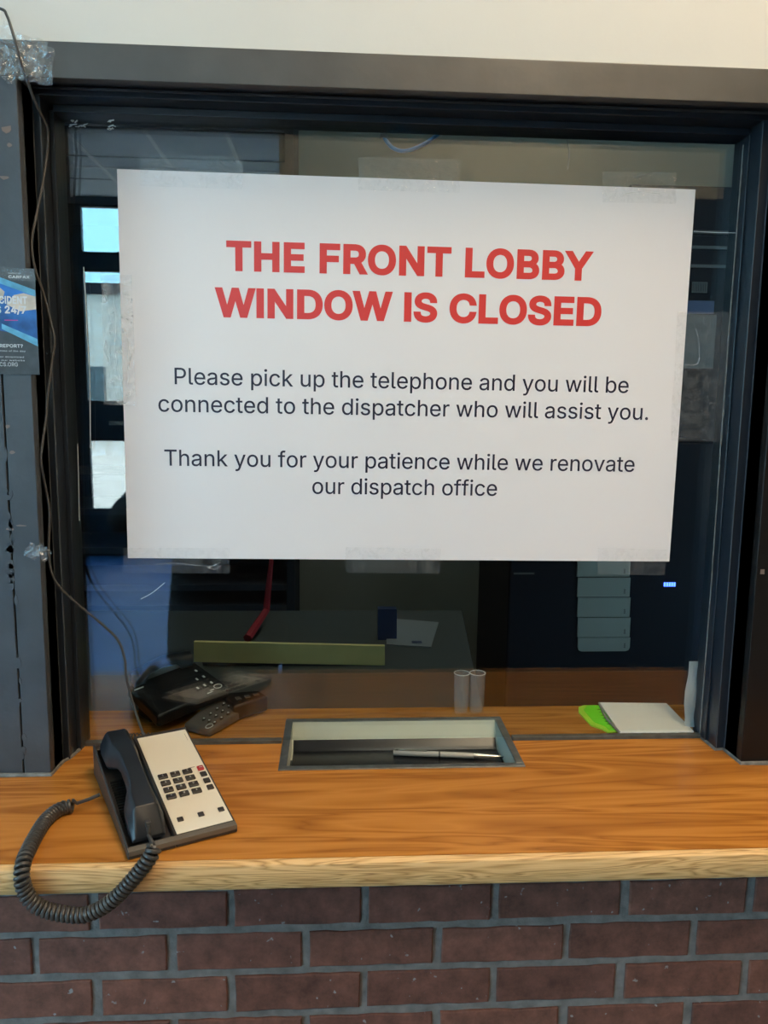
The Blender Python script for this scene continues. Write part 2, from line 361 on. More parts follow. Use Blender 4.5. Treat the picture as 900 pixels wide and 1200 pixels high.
# caulk where casings meet the counter
bm = NB()
tube(bm, [(-.32, -.107, .001), (-.2, -.108, .002), (CX0 + .001, -.107, .001), (CX0 + .004, -.06, .001), (-.099, -.05, .001), (GX0, -.004, .001)], [.003, .004, .004, .003, .003, .003], 8)
tube(bm, [(GX1, -.004, .001), (CX1 - .018, -.052, .001), (CX1 - .003, -.05, .001), (CX1 - .001, -.104, .001), (1.1, -.106, .001), (1.24, -.106, .001)], [.003, .003, .003, .004, .005, .004], 8)
struct('trim_4', bm, M['caulk'], 'grey caulk bead where the window casings meet the counter')
# window 1: stepped frame + glass
w1 = empty('window_1', (0, 0, 0)); w1['kind'] = 'structure'; w1['label'] = 'dark framed service window with thick clear glass'
def frame_part(name, boxes, bev=.0012):
    bm = NB()
    for b in boxes: bx(bm, *b)
    return obj(name, bm, M['frame'], w1, bevel=bev)
frame_part('jamb', [(-.113, CX0 + .0, -.088, .06, 0, CZ), (CX0, -.0975, -.052, .03, 0, CZ), (-.0975, GX0 + .0015, -.018, .03, 0, 1.012)])
frame_part('jamb', [(CX1, 1.01, -.088, .06, 0, CZ), (.988, CX1, -.050, .03, 0, CZ), (.9845, .988, -.018, .03, 0, 1.012)])
frame_part('head_jamb', [(CX0, CX1, -.088, .06, CZ + .008, 1.06), (CX0, CX1, -.052, .03, 1.021, CZ + .008), (GX0, GX1, -.018, .03, GZ1, 1.021)])
bm = NB()
for (x0, x1) in ((CX0 + .0005, -.1075), (-.0985, -.0965)): bx(bm, x0, x1, -.0535, -.05, .002, 1.018)
for (x0, x1) in ((.9885, .9895), (CX1 - .003, CX1 - .0015)): bx(bm, x0, x1, -.0515, -.049, .002, 1.018)
bx(bm, CX0, CX1, -.0535, -.051, 1.0295, 1.033)
obj('stop_bead', bm, M['casing_side'], w1, bevel=.0005)
bm = NB(); bx(bm, GX0 + .0005, GX1 - .0005, 0, .012, .006, GZ1 + .004)
obj('glass_pane', bm, M['glass'], w1)
bm = NB(); bx(bm, GX0 + .001, .243, -.0025, .010, -.001, .0062); bx(bm, .646, GX1 - .001, -.0025, .010, -.001, .0062)
obj('glazing_channel', bm, M['channel'], w1, bevel=.001)
bm = NB(); tube(bm, smooth_path([(GX1 - .0035, -.002, .01), (GX1 - .003, -.003, .3), (GX1 - .004, -.002, .6), (GX1 - .003, -.003, 1.0)], 10), .0012, 6)
obj('sealant_line', bm, M['caulk'], w1)

# ================================================================ COUNTER
ctr = empty('countertop', (.4, -.1, 0)); ctr.location = (0, 0, 0)
tag(ctr, 'wood grain laminate counter with pale oak front edge running under the window', 'counter')
TX0, TX1, TY0, TY1 = .2445, .6450, -.1025, .1000
bm = NB()
for b in ((-1.6, 2.2, -.345, TY0), (-1.6, TX0, TY0, TY1), (TX1, 2.2, TY0, TY1), (-1.6, 2.2, TY1, .152)): bx(bm, b[0], b[1], b[2], b[3], -.038, 0)
bmesh.ops.remove_doubles(bm, verts=bm.verts, dist=1e-5)
obj('laminate_top', bm, M['top'], ctr)
bm = NB(); prof = [(-.345, -.0005), (-.351, -.001), (-.355, -.004), (-.357, -.012), (-.357, -.030), (-.354, -.037), (-.349, -.040), (-.345, -.040)]
loft(bm, [[(x, y, z) for y, z in prof] for x in (-1.6, 2.2)])
obj('oak_nosing', bm, M['nosing'], ctr, smooth=False, bevel=.001)
# deal tray
tr = empty('deal_tray', (0, 0, 0)); tag(tr, 'stainless steel pass through tray sunk in the counter under the glass', 'tray')
IX0, IX1, IY0, IY1 = .2570, .6325, -.0895, .0880
bm = NB()
for b in ((TX0, TX1, TY0, IY0), (TX0, IX0, IY0, IY1), (IX1, TX1, IY0, IY1), (TX0, TX1, IY1, TY1)): bx(bm, *b, -.002, .0018)
obj('rim', bm, M['steel_rim'], tr, bevel=.0006)
bm = NB(); N_ = 12; zb = -.041
prof = [(IY0, 0), (IY0 + .001, zb * .8), (IY0 + .010, zb)] + [(.048, zb), (.052, zb + .001), (.056, zb + .004), (.084, -.006), (IY1, 0)]
th = .0012
prof2 = [(y + (-th if y < 0 else th), z - th) for y, z in prof]
loft(bm, [[(x, y, z) for y, z in prof + prof2[::-1]] for x in (IX0, IX1)])
for x0, x1 in ((IX0 - .001, IX0), (IX1, IX1 + .001)): bx(bm, x0, x1, IY0, IY1, zb, 0)
obj('scoop', bm, M['steel'], tr)
lp = [(IY0 + .0105, zb + .0004), (.050, zb + .0004), (.0555, zb + .0044), (.0665, zb + .0160), (.0650, zb + .0170), (.0540, zb + .0060), (.049, zb + .0022), (IY0 + .0105, zb + .0022)]  # black sheet added for the dark reflection on the steel tray floor
bm = NB(); loft(bm, [[(x, y, z) for y, z in lp] for x in (IX0 + .003, IX1 - .003)]); obj('tray_shade', bm, M['tray_shade'], tr)
# pen in tray
zt = zb + .0022 + .0052
a = at(461, 882, 2, zt); b = at(594, 887, 2, zt); d = (b - a); Lp = d.length
pen = empty('pen', a, math.atan2(d.y, d.x)); tag(pen, 'grey ballpoint pen lying in the steel tray', 'pen')
def lathe(bm, prof, n=14, off=(0, 0, 0)):
    loft(bm, [[(x + off[0], r * math.cos(2 * PI * k / n) + off[1], r * math.sin(2 * PI * k / n) + off[2]) for k in range(n)] for x, r in prof])
bm = NB(); lathe(bm, [(0, .0045), (.001, .005), (Lp * .42, .0052), (Lp * .7, .005), (Lp * .71, .0047)]); obj('barrel', bm, M['pen'], pen, smooth=True)
bm = NB(); lathe(bm, [(Lp * .71, .0046), (Lp * .74, .0047), (Lp * .9, .003), (Lp, .001)]); obj('tip', bm, M['pen_m'], pen, smooth=True)
bm = NB(); bx(bm, .005, .06, -.0015, .0015, .0052, .0065); bx(bm, .002, .008, -.0015, .0015, .003, .0065); obj('clip', bm, M['pen_m'], pen)
bm = NB(); lathe(bm, [(Lp * .40, .0054), (Lp * .415, .0054)]); obj('band', bm, M['pen_d'], pen)

# ================================================================ POSTER
px0, pz0, rot = -.00696, .3254, -.00562
PWD, PHT = .914, .61
YP = -.0012
ps = empty('poster', (px0, YP, pz0)); ps.rotation_euler = (0, -rot, 0)
tag(ps, 'large white paper sign with red and black lettering taped to the glass', 'sign')
bm = NB(); nx, nz_ = 24, 16
def warp(u, v):   # slight sag of the paper between its tapes
    return -.0016 * (math.sin(PI * u) ** 2) * (.3 + .7 * math.sin(PI * v)) - .0010 * math.sin(2.3 * PI * u + v * 2) ** 2 * math.sin(PI * v)
F_ = [[bm.verts.new((PWD * i / nx, warp(i / nx, j / nz_), PHT * j / nz_)) for i in range(nx + 1)] for j in range(nz_ + 1)]
G_ = [[bm.verts.new((PWD * i / nx, warp(i / nx, j / nz_) + .0004, PHT * j / nz_)) for i in range(nx + 1)] for j in range(nz_ + 1)]
for j in range(nz_):
    for i in range(nx):
        bm.faces.new((F_[j][i], F_[j][i + 1], F_[j + 1][i + 1], F_[j + 1][i])); bm.faces.new((G_[j][i], G_[j + 1][i], G_[j + 1][i + 1], G_[j][i + 1]))
for j in range(nz_):
    bm.faces.new((F_[j][0], F_[j + 1][0], G_[j + 1][0], G_[j][0])); bm.faces.new((F_[j][nx], G_[j][nx], G_[j + 1][nx], F_[j + 1][nx]))
for i in range(nx):
    bm.faces.new((F_[0][i], G_[0][i], G_[0][i + 1], F_[0][i + 1])); bm.faces.new((F_[nz_][i], F_[nz_][i + 1], G_[nz_][i + 1], G_[nz_][i]))
obj('sheet', bm, M['paper'], ps, smooth=True)
MI = Matrix.Translation((px0, YP, pz0)) @ Matrix.Rotation(-rot, 4, 'Y'); MIV = MI.inverted()
def poster_line(bm, body, xl, yl, xr, yr, cap, offset=0, spacing=1.0):
    a = MIV @ at(xl, yl, 1, YP); b = MIV @ at(xr, yr, 1, YP)
    sl = (b.z - a.z) / (b.x - a.x)
    add_text(bm, body, a.x, b.x, 0, cap, lambda x, y: (x, warp(x / PWD, (a.z + y) / PHT) - .0004, (a.z + b.z) / 2 + y), offset, spacing)
for a_ in (('THE FRONT LOBBY', 265.5, 319, 694, 328, .0462, .034, 1.05), ('WINDOW IS CLOSED', 252, 373, 703.5, 381.5, .0462, .034, 1.03)):
    bm = NB(); poster_line(bm, *a_); obj('headline_text', bm, M['red'], ps)['label'] = 'bold red heading line ' + a_[0]
bm = NB(); poster_line(bm, 'Please pick up the telephone and you will be', 205, 452, 736, 459, .0262, .0035, 1.0); obj('body_text', bm, M['ink'], ps)['label'] = 'black message line on the sign'
bm = NB(); poster_line(bm, 'connected to the dispatcher who will assist you.', 186, 484, 759, 490.5, .0262, .0035, 1.0); obj('body_text', bm, M['ink'], ps)['label'] = 'black message line on the sign'
bm = NB(); poster_line(bm, 'Thank you for your patience while we renovate', 193, 547, 743, 551.5, .0262, .0035, 1.0); obj('body_text', bm, M['ink'], ps)['label'] = 'black message line on the sign'
bm = NB(); poster_line(bm, 'our dispatch office', 366, 579, 582, 580.5, .0262, .0035, 1.0); obj('body_text', bm, M['ink'], ps)['label'] = 'black message line on the sign'
# ---- tape strips
def tape(corners, label, m=None, y=-.0036, group='clear tape strips holding the sign', name='tape_strip', rag=.0012):
    P = [at(x, yy, 1, y) for x, yy in corners]   # TL TR BR BL
    bm = NB(); nu, nv = 26, 6; off = {}
    rng = random.Random(label)
    for lay in (0,):
        for i in range(nu + 1):
            for j in range(nv + 1):
                u, v = i / nu, j / nv
                p = (P[0] * (1 - u) + P[1] * u) * (1 - v) + (P[3] * (1 - u) + P[2] * u) * v
                off.setdefault((i, j), (rng.uniform(-1, 1), rng.uniform(0, 1), rng.uniform(-1, 1)))
                o_ = off[(i, j)]
                edge = i in (0, nu)
                p = p + Vector((o_[0] * rag if edge else 0, -.0007 * o_[1] - (0 if lay else .0002), o_[2] * rag * (.25 if j in (0, nv) else 1)))
                off[(i, j, lay)] = bm.verts.new(p)
    for i in range(nu):
        for j in range(nv):
            bm.faces.new([off[(i, j, 0)], off[(i + 1, j, 0)], off[(i + 1, j + 1, 0)], off[(i, j + 1, 0)]])
    o = obj(name, bm, m or M['tape'])
    tag(o, label, 'tape', group); return o
tape([(165, 181), (285, 184), (284, 222), (164, 218)], 'crinkled clear tape strip at the top left of the sign')
tape([(420, 184), (540, 187), (538, 226), (420, 223)], 'crinkled clear tape strip at the top middle of the sign')
tape([(706, 201), (792, 202), (792, 239), (706, 237)], 'short clear tape strip at the top right of the sign')
tape([(118, 321), (155, 322), (160, 476), (123, 474)], 'tall shiny tape strip over the left edge of the sign', M['tape_white'])
tape([(793, 365), (858, 366), (851, 518), (786, 516)], 'tall clear tape strip over the right edge of the sign')
tape([(144, 642), (269, 642), (269, 672), (145, 671)], 'clear tape strip at the bottom left of the sign')
tape([(405, 641), (516, 643), (515, 672), (405, 671)], 'clear tape strip at the bottom middle of the sign')
tape([(701, 642), (782, 644), (779, 674), (699, 673)], 'clear tape strip at the bottom right of the sign')
# bright crease lines on tapes and dried glue marks on the glass
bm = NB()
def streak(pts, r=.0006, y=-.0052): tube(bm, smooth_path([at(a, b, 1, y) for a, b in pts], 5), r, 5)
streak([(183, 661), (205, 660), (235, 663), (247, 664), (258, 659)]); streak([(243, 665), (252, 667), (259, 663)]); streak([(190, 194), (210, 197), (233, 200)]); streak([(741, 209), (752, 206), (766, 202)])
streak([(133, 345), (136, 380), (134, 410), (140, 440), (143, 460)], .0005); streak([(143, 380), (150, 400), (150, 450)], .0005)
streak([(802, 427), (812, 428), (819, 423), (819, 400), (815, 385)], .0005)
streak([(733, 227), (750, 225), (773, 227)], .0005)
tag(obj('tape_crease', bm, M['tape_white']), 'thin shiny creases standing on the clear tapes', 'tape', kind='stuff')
bm = NB()
for _ in range(16):
    x = random.choice([random.uniform(78, 102), random.uniform(78, 102), random.uniform(125, 135)]); y = random.uniform(142, 153)
    streak([(x, y), (x + random.uniform(-3, 5), y + random.uniform(-2, 2)), (x + random.uniform(1, 6), y + random.uniform(-3, 3))], random.uniform(.0005, .0012), -.0008)
streak([(98, 313), (100, 345), (102, 392), (105, 440), (106, 525)], .0007, -.001); streak([(91, 520), (92, 560), (93, 610)], .0005, -.001); streak([(193, 683), (178, 695), (165, 702)], .0004, -.001); 
tag(obj('dried_glue', bm, M['led_white']), 'white dried glue marks along the left of the glass', 'glue marks', kind='stuff')
bm = NB(); streak([(813, 271), (830, 272), (863, 273)], .0004, -.002); tag(obj('string', bm, M['led_white']), 'thin white string across the glass right of the sign', 'string')

# ================================================================ FLYER at left
pA = at(40, 315, 1, -.1062); pB = at(40, 439, 1, -.1062); FX1, FZ1, FZ0 = (pA.x + .0005), pA.z, pB.z; FX0 = FX1 - .115
fl = empty('flyer', (FX0, -.1062, FZ0)); tag(fl, 'dark grey and blue flyer taped on the left casing', 'flyer')
W_, H_ = FX1 - FX0, FZ1 - FZ0
bm = NB(); bx(bm, 0, W_, -.0004, .0008, 0, H_); obj('sheet', bm, M['flyer'], fl)
def fpoly(name, poly, m, y=-.0008):
    bm = NB(); prism(bm, [(W_ - a * .055, H_ * b) for a, b in poly], .0003, lambda a, b, c: (a, y - c, b)); return obj(name, bm, m, fl)
# coordinates: 0 at the right edge, 1 = 55 mm further left; height fraction
fpoly('blue_band', [(0, .27), (0, .75), (.45, .83), (1, .9), (2.05, .9), (2.05, .42), (1, .42), (.5, .38)], M['flyer_blue'])
fpoly('light_band', [(0, .80), (1.0, .93), (1.0, .87), (.45, .80), (0, .74)], M['flyer_cyan'], -.0010)
fpoly('light_band', [(0, .34), (.9, .48), (.9, .43), (0, .27)], M['flyer_cyan'], -.0010)
fpoly('car_picture', [(0, .62), (0, .74), (.3, .77), (.55, .75), (.75, .66), (.4, .60)], M['flyer_pale'], -.0011)
fpoly('car_picture', [(.85, .70), (.78, .78), (.9, .82), (1.1, .80), (1.1, .68)], M['flyer_pale'], -.0011)
def fl_text(body, px_l, py_l, px_r, cap, off=.0, name='print'):
    a = at(px_l, py_l, 1, -.1075); b = at(px_r, py_l, 1, -.1075)
    bm = NB(); add_text(bm, body, a.x - FX0, b.x - FX0, a.z - FZ0, cap, lambda x, y: (x, -.0016, y), off, 1.05); o = obj(name, bm, M['flyer_white'], fl); return o
fl_text('ACCIDENT', -14, 355.6, 32, .0108, .03)
fl_text('REPORTS 24/7', -50, 366.2, 31, .0108, .03)
fl_text('CARFAX', 10, 326, 35, .004, .02)
fl_text('POWERED BY', 10, 321, 24, .0018, .0)
fl_text('NEED AN ACCIDENT REPORT?', -64, 406, 27, .0048, .02)
fl_text('search your report online any time of the day', -60, 411, 30, .0022)
fl_text('you can submit a request or download', -60, 418, 28, .0022)
fl_text('a copy of the report from our website', -60, 422, 29, .0022)
fl_text('DCS.ORG', -4, 429, 21, .0055, .0)
bm = NB(); bx(bm, W_ - .045, W_ - .0265, -.0016, -.0011, .51 * H_, .517 * H_); obj('underline', bm, M['flyer_pink'], fl)
tape([(-8, 312), (41, 316), (42, 330), (-8, 326)], 'clear tape over the top of the flyer', y=-.109, group=None)

# ================================================================ CABLE + tape wads
cb = [(-40, 2, -.112), (0, 10, -.118), (8, 18, -.122), (14, 35, -.125), (20, 57, -.122), (26, 78, -.113), (33, 98, -.10), (42, 122, -.085), (52, 142, -.070), (56, 155, -.062), (55, 180, -.062), (50, 215, -.068), (43, 250, -.075), (37, 285, -.082), (41, 315, -.080), (48, 335, -.076), (54, 355, -.070), (60, 380, -.064), (64, 400, -.062), (60, 430, -.068), (55, 470, -.075), (54, 490, -.078), (49, 525, -.088), (48, 542, -.090), (54, 575, -.08), (58, 600, -.078), (57, 640, -.080), (59, 665, -.078), (66, 683, -.07), (82, 700, -.055), (97, 713, -.045), (120, 732, -.035), (138, 750, -.030), (146, 772, -.030), (148, 795, -.030), (156, 825, -.032), (166, 855, -.036), (172, 868, -.045)]
bm = NB(); tube(bm, smooth_path([at(x, y, 1, d) for x, y, d in cb], 5), .0020, 8)
tag(obj('cable', bm, M['cable'], smooth=True), 'thin black cable hanging down the left side of the window to the telephone', 'cable')
def wad(px, py, y, r, seed, label, n=3, flat=.35):
    rng = random.Random(seed); c = at(px, py, 1, y); bm = NB()
    for k in range(n):
        w, h = r * rng.uniform(.6, 1.1), r * rng.uniform(.5, .9); a0 = rng.uniform(-.9, .9); g = 7
        cc = c + Vector((rng.uniform(-.6, .6) * r, 0, rng.uniform(-.5, .5) * r)); V = {}
        for i in range(g):
            for j in range(g):
                u, v = i / (g - 1) * 2 - 1, j / (g - 1) * 2 - 1
                x, z = u * w, v * h
                V[i, j] = bm.verts.new(cc + Vector((x * math.cos(a0) - z * math.sin(a0) + rng.uniform(-1, 1) * r * .06, -abs(rng.gauss(0, r * flat * .35)) - .001 * k, x * math.sin(a0) + z * math.cos(a0) + rng.uniform(-1, 1) * r * .06)))
        for i in range(g - 1):
            for j in range(g - 1): bm.faces.new((V[i, j], V[i + 1, j], V[i + 1, j + 1], V[i, j + 1]))
    o = obj('tape_patch', bm, M['tape_wad']); tag(o, label, 'tape', 'crumpled tape patches on the cable'); return o
wad(32, 66, -.108, .030, 3, 'crumpled clear tape over the cable at the top left corner', 3, .3)
wad(5, 82, -.108, .022, 5, 'crumpled clear tape tail left of the cable at the window corner', 2, .3)
wad(45, 642, -.108, .014, 9, 'small crumpled tape patch on the casing beside the cable', 2, .3)

# ================================================================ OUTER TELEPHONE
HF, HR, PWW, PL = .0115, .051, .1455, .2646
K = (HR - HF) / PL
ph = empty('desk_telephone', (.0718, -.3452, 0), .4471)
tag(ph, 'charcoal desk telephone with cream face and handset on the counter', 'telephone')
def S(u, w, h): return (u, w, HF + K * w + h)
def sbox(bm, u0, u1, w0, w1, h0, h1, mi=0): return bx(bm, u0, u1, w0, w1, h0, h1, mi, S)
def to_base(bm, u0, u1, w0, w1, h1, z0=0.001):
    P = [(u0, w0, z0), (u1, w0, z0), (u1, w1, z0), (u0, w1, z0), S(u0, w0, h1), S(u1, w0, h1), S(u1, w1, h1), S(u0, w1, h1)]; hexa(bm, P)
bm = NB(); to_base(bm, .0615, PWW, 0, PL, 0); to_base(bm, 0, .0035, 0, PL, 0.0); to_base(bm, .0035, .0615, 0, .0115, 0); to_base(bm, .0035, .0615, PL - .012, PL, -.004); to_base(bm, .0035, .0615, .0115, PL - .012, -.0085)
obj('body', bm, M['phone'], ph, bevel=.0022, seg=3)
bm = NB()
for k in range(18): w = .060 + k * .0062; sbox(bm, .008, .058, w, w + .0028, -.0085, -.006)
obj('cradle_ribs', bm, M['phone_in'], ph)
bm = NB(); sbox(bm, .0655, .1425, .0105, .2545, 0, .0012); obj('faceplate', bm, M['face'], ph, bevel=.0006)
bm = NB(); sbox(bm, .001, .1445, -.0006, .0085, -.006, .0009); obj('front_strip', bm, M['strip'], ph, bevel=.0006)
DIG = ['123', '456', '789', '*0#']
for r in range(4):
    for c in range(3):
        u, w = .0782 + c * .0181, .1390 - r * .0167
        bm = NB(); sbox(bm, u - .0070, u + .0070, w - .0052, w + .0052, .001, .0042); k = obj('key', bm, M['key'], ph, bevel=.0012)
        bm = NB(); add_text(bm, DIG[r][c], u - .0012, u + .0012, w - .0018, .0040, lambda x, y: S(x, y, .0045), .01); obj('key_print', bm, M['keyink'], k)
for i, w in enumerate((.1405, .1245, .1075, .0905)):
    bm = NB(); sbox(bm, .1300, .1395, w - .0050, w + .0050, .001, .0038); k = obj('key', bm, M['redkey'] if i == 0 else M['key'], ph, bevel=.001)
    if i == 0:
        k['label'] = 'red square key'; bm = NB(); sbox(bm, .1325, .1375, w - .0004, w + .0004, .0040, .0044); obj('key_print', bm, M['keyink'], k)
for u in (.0770, .1055, .1340):
    bm = NB(); sbox(bm, u - .0042, u + .0042, .0325, .0410, .001, .0032); obj('function_key', bm, M['key'], ph, bevel=.001)
for (u0, u1, w) in ((.118, .128, .1475), (.134, .1395, .1475), (.1375, .1378, .222)):
    bm = NB(); sbox(bm, u0, u1, w, w + (.0012 if w < .2 else .02), .0013, .0015); obj('face_print', bm, M['strip'], ph)
# handset: lofted C shape
st = [ # w, centre u, half width, bottom h, top h, flat-top ratio
    (.016, .0305, .0215, -.001, .004, .8), (.036, .0310, .0235, -.004, .0355, .52), (.064, .0310, .0225, .000, .0372, .55),
    (.080, .0325, .0180, .010, .0382, .62), (.092, .0335, .0150, .015, .0390, .7), (.110, .0338, .0143, .017, .0395, .72), (.145, .0338, .0143, .017, .0395, .72), (.162, .0330, .0160, .014, .0395, .68), (.176, .0315, .0200, .007, .039, .60),
    (.188, .0300, .0230, .001, .0385, .58), (.228, .0295, .0235, -.002, .037, .54), (.2475, .0295, .0215, .000, .010, .75)]
def hs_loop(w, cu, hw, b, t, fr):
    tw = hw * fr; hh = t - b; pts = [(-hw * .85, b), (-hw, b + hh * .12), (-hw, b + hh * .5), (-tw - (hw - tw) * .35, t - hh * .10), (-tw, t), (tw, t), (tw + (hw - tw) * .35, t - hh * .10), (hw, b + hh * .5), (hw, b + hh * .12), (hw * .85, b)]
    return [S(cu + x, w, z) for x, z in pts]
bm = NB(); loft(bm, [hs_loop(*s) for s in st])
hs = obj('handset', bm, M['handset'], ph, smooth=False, bevel=.0016, seg=3); hs['label'] = 'blue black handset'
bm = NB(); sbox(bm, .0275, .0345, .0195, .0285, .0135, .0205); obj('cord_plug', bm, M['cord'], hs, bevel=.0008)
# coiled cord (world coordinates brought into the phone's frame)
INV = (Matrix.Translation(ph.location) @ Matrix.Rotation(.4471, 4, 'Z')).inverted()
plug = (Matrix.Translation(ph.location) @ Matrix.Rotation(.4471, 4, 'Z')) @ Vector(S(.031, .021, .016))
lw = at(117, 931, 2, .022)
core = smooth_path([(-.036, -.2215, .0105), (-.048, -.226, .0105), (-.058, -.242, .0105), (-.0615, -.268, .0105), (-.060, -.300, .0105), (-.057, -.330, .0108), (-.0545, -.354, .0085), (-.0525, -.3672, -.004), (-.049, -.3685, -.022), (-.040, -.3685, -.038), (-.024, -.3685, -.049), (0, -.3685, -.0555), (.022, -.3685, -.057), (.044, -.3685, -.048), (.062, -.3685, -.034), (.080, -.368, -.014), (.095, -.366, .004), (.1055, -.3625, .018), (.109, -.357, .027)], 16)
L_ = [0]
for a, b in zip(core, core[1:]): L_.append(L_[-1] + (b - a).length)
tot = L_[-1]; PITCH = .0060; nt = int(tot / PITCH); SP = 12
def along(s):
    i = max(k for k in range(len(L_)) if L_[k] <= s + 1e-9); i = min(i, len(core) - 2)
    t = (s - L_[i]) / (L_[i + 1] - L_[i]); return core[i].lerp(core[i + 1], t), (core[i + 1] - core[i]).normalized()
pts = []; nrm = Vector((0, 0, 1))
for k in range(nt * SP + 1):
    p, T = along(tot * k / (nt * SP)); nrm = (nrm - T * nrm.dot(T)).normalized(); bn = T.cross(nrm); an = 2 * PI * k / SP
    pts.append(INV @ (p + (nrm * math.cos(an) + bn * math.sin(an)) * .0078))
pts = [INV @ lw, INV @ lw.lerp(Vector((-.03, -.2185, .012)), .5)] + [INV @ Vector((-.032, -.219, .013))] + pts + [INV @ (plug + Vector((.001, -.004, -.012))), INV @ plug]
bm = NB(); tube(bm, pts, .0026, 7)
obj('coiled_cord', bm, M['cord'], ph, smooth=True)

# ================================================================ things on the inner counter
def quad_dev(name, F0, R0, B0, L0, th, m, label, cat):
    """slab device given by its four top corners (front, right, rear, left)"""
    o = empty(name, (F0[0], F0[1], 0)); tag(o, label, cat); off = Vector(o.location)
    P = [Vector(p) - off for p in (F0, R0, B0, L0)]
    bm = NB(); hexa(bm, [Vector((p.x, p.y, max(.001, p.z - th))) for p in P] + P)
    obj('base', bm, m, o, bevel=.005, seg=3)
    def T(u, v, h):  # u front->right, v front->left
        a = P[0] * (1 - u) + P[1] * u; b = P[3] * (1 - u) + P[2] * u; return a * (1 - v) + b * v + Vector((0, 0, h))
    return o, T
kb, TB = quad_dev('keypad_telephone', (.117, .0225, .013), (.168, .112, .020), (.112, .150, .030), (.066, .052, .016), .02, M['dgrey'], 'low dark grey keypad telephone partly under the black telephone behind the glass', 'telephone')
for r in range(4):
    for c in range(3 if r else 3):
        u, v = .25 + r * .19, .16 + c * .20; bm = NB(); n = 10
        prism(bm, [(u + .05 * math.cos(2 * PI * q / n), v + .045 * math.sin(2 * PI * q / n)) for q in range(n)], .003, lambda a, b, c: TB(a, b, c)); obj('key', bm, M['phone'], kb)
        bm = NB(); prism(bm, [(u + .02 * math.cos(2 * PI * q / 6), v + .03 * math.sin(2 * PI * q / 6)) for q in range(6)], .0003, lambda a, b, c: TB(a, b, c + .0031)); obj('key_print', bm, M['led_white'], kb)
bm = NB(); n = 20
loft(bm, [[TB(.13 + s * .085 * math.cos(2 * PI * q / n), .2 + s * .09 * math.sin(2 * PI * q / n), h) for q in range(n)] for s, h in ((1, 0), (1, .001), (.85, .001), (.85, 0))], False); obj('round_emblem', bm, M['led_white'], kb)
ka, TA = quad_dev('black_telephone', (.027, .0260, .040), (.137, .132, .053), (.062, .190, .085), (-.052, .132, .056), .022, M['black'], 'wide black office telephone tilted on the inner counter behind the glass', 'telephone')
bm = NB()
P = [TA(.1, .5, -.02), TA(.9, .62, -.02), TA(.9, .9, -.02), TA(.1, .9, -.02)]
hexa(bm, [Vector((p.x, p.y, .001)) for p in P] + P); obj('stand', bm, M['black'], ka, bevel=.004)
for r in range(3):
    for c in range(3):
        u, v = .66 + r * .10, .24 + c * .22; bm = NB()
        prism(bm, [(u - .035, v - .05), (u + .035, v - .05), (u + .035, v + .05), (u - .035, v + .05)], .0025, lambda a, b, c: TA(a, b, c)); k = obj('key', bm, M['black'], ka)
        bm = NB(); prism(bm, [(u - .012, v - .03), (u + .012, v - .03), (u + .012, v + .03), (u - .012, v + .03)], .0003, lambda a, b, c: TA(a, b, c + .0027)); obj('key_print', bm, M['led_white'], k)
for (u0, u1, v0, v1) in ((.30, .60, .105, .125), (.03, .16, .80, .83), (.62, .72, .10, .12), (.76, .82, .08, .10), (.70, .78, .04, .055)):
    bm = NB(); prism(bm, [(u0, v0), (u1, v0), (u1, v1), (u0, v1)], .0003, lambda a, b, c: TA(a, b, c + .0002)); obj('white_print', bm, M['led_white'], ka)
bm = NB(); n = 20
loft(bm, [[TA(.89 + s * .055 * math.cos(2 * PI * q / n), .12 + s * .06 * math.sin(2 * PI * q / n), h) for q in range(n)] for s, h in ((1, 0), (1, .001), (.85, .001), (.85, 0))], False); obj('round_emblem', bm, M['led_white'], ka)
bm = NB()
def rnd_loop(c, ux, uz, a, b, n=12): return [c + ux * (a * math.copysign(abs(math.cos(2 * PI * k / n)) ** .6, math.cos(2 * PI * k / n))) + uz * (b * math.copysign(abs(math.sin(2 * PI * k / n)) ** .6, math.sin(2 * PI * k / n))) for k in range(n)]
A0 = TA(.05, .98, .010); A1 = TA(.95, .98, .010); D = (A1 - A0).normalized(); SD = Vector((-D.y, D.x, 0)).normalized(); UZ = Vector((0, 0, 1))
loft(bm, [rnd_loop(A0 + (A1 - A0) * t + UZ * dz, SD, UZ, a, b) for t, a, b, dz in ((0, .014, .008, 0), (.03, .020, .013, 0), (.2, .021, .014, .002), (.28, .015, .010, .010), (.5, .014, .009, .013), (.72, .015, .010, .010), (.8, .021, .014, .002), (.97, .020, .013, 0), (1, .014, .008, 0))])
obj('handset', bm, M['black'], ka, smooth=True)
# third dark device behind
kc, TC = quad_dev('answering_machine', (.150, .090, .030), (.210, .128, .036), (.190, .150, .040), (.120, .142, .038), .03, M['black'], 'small black answering machine behind the black telephone at its right', 'machine')
bm = NB()
for i in range(3): prism(bm, [(.2 + .25 * i, .3), (.32 + .25 * i, .3), (.32 + .25 * i, .5), (.2 + .25 * i, .5)], .002, lambda a, b, c: TC(a, b, c))
obj('button', bm, M['dgrey'], kc)
# coiled cord in front of black telephone
core = smooth_path([(.055, .028, .006), (.02, .024, .006), (-.02, .022, .006), (-.045, .022, .006)], 12)
pts = []
Lc = sum((b - a).length for a, b in zip(core, core[1:]))
for k in range(20 * 10 + 1):
    q = k / 200 * (len(core) - 1); i = min(int(q), len(core) - 2); p = core[i].lerp(core[i + 1], q - i); an = 2 * PI * k / 10
    pts.append(p + Vector((0, math.cos(an), math.sin(an))) * .0048 - Vector(ka.location))
bm = NB(); tube(bm, pts, .0011, 6); obj('coiled_cord', bm, M['cord'], ka, smooth=True)
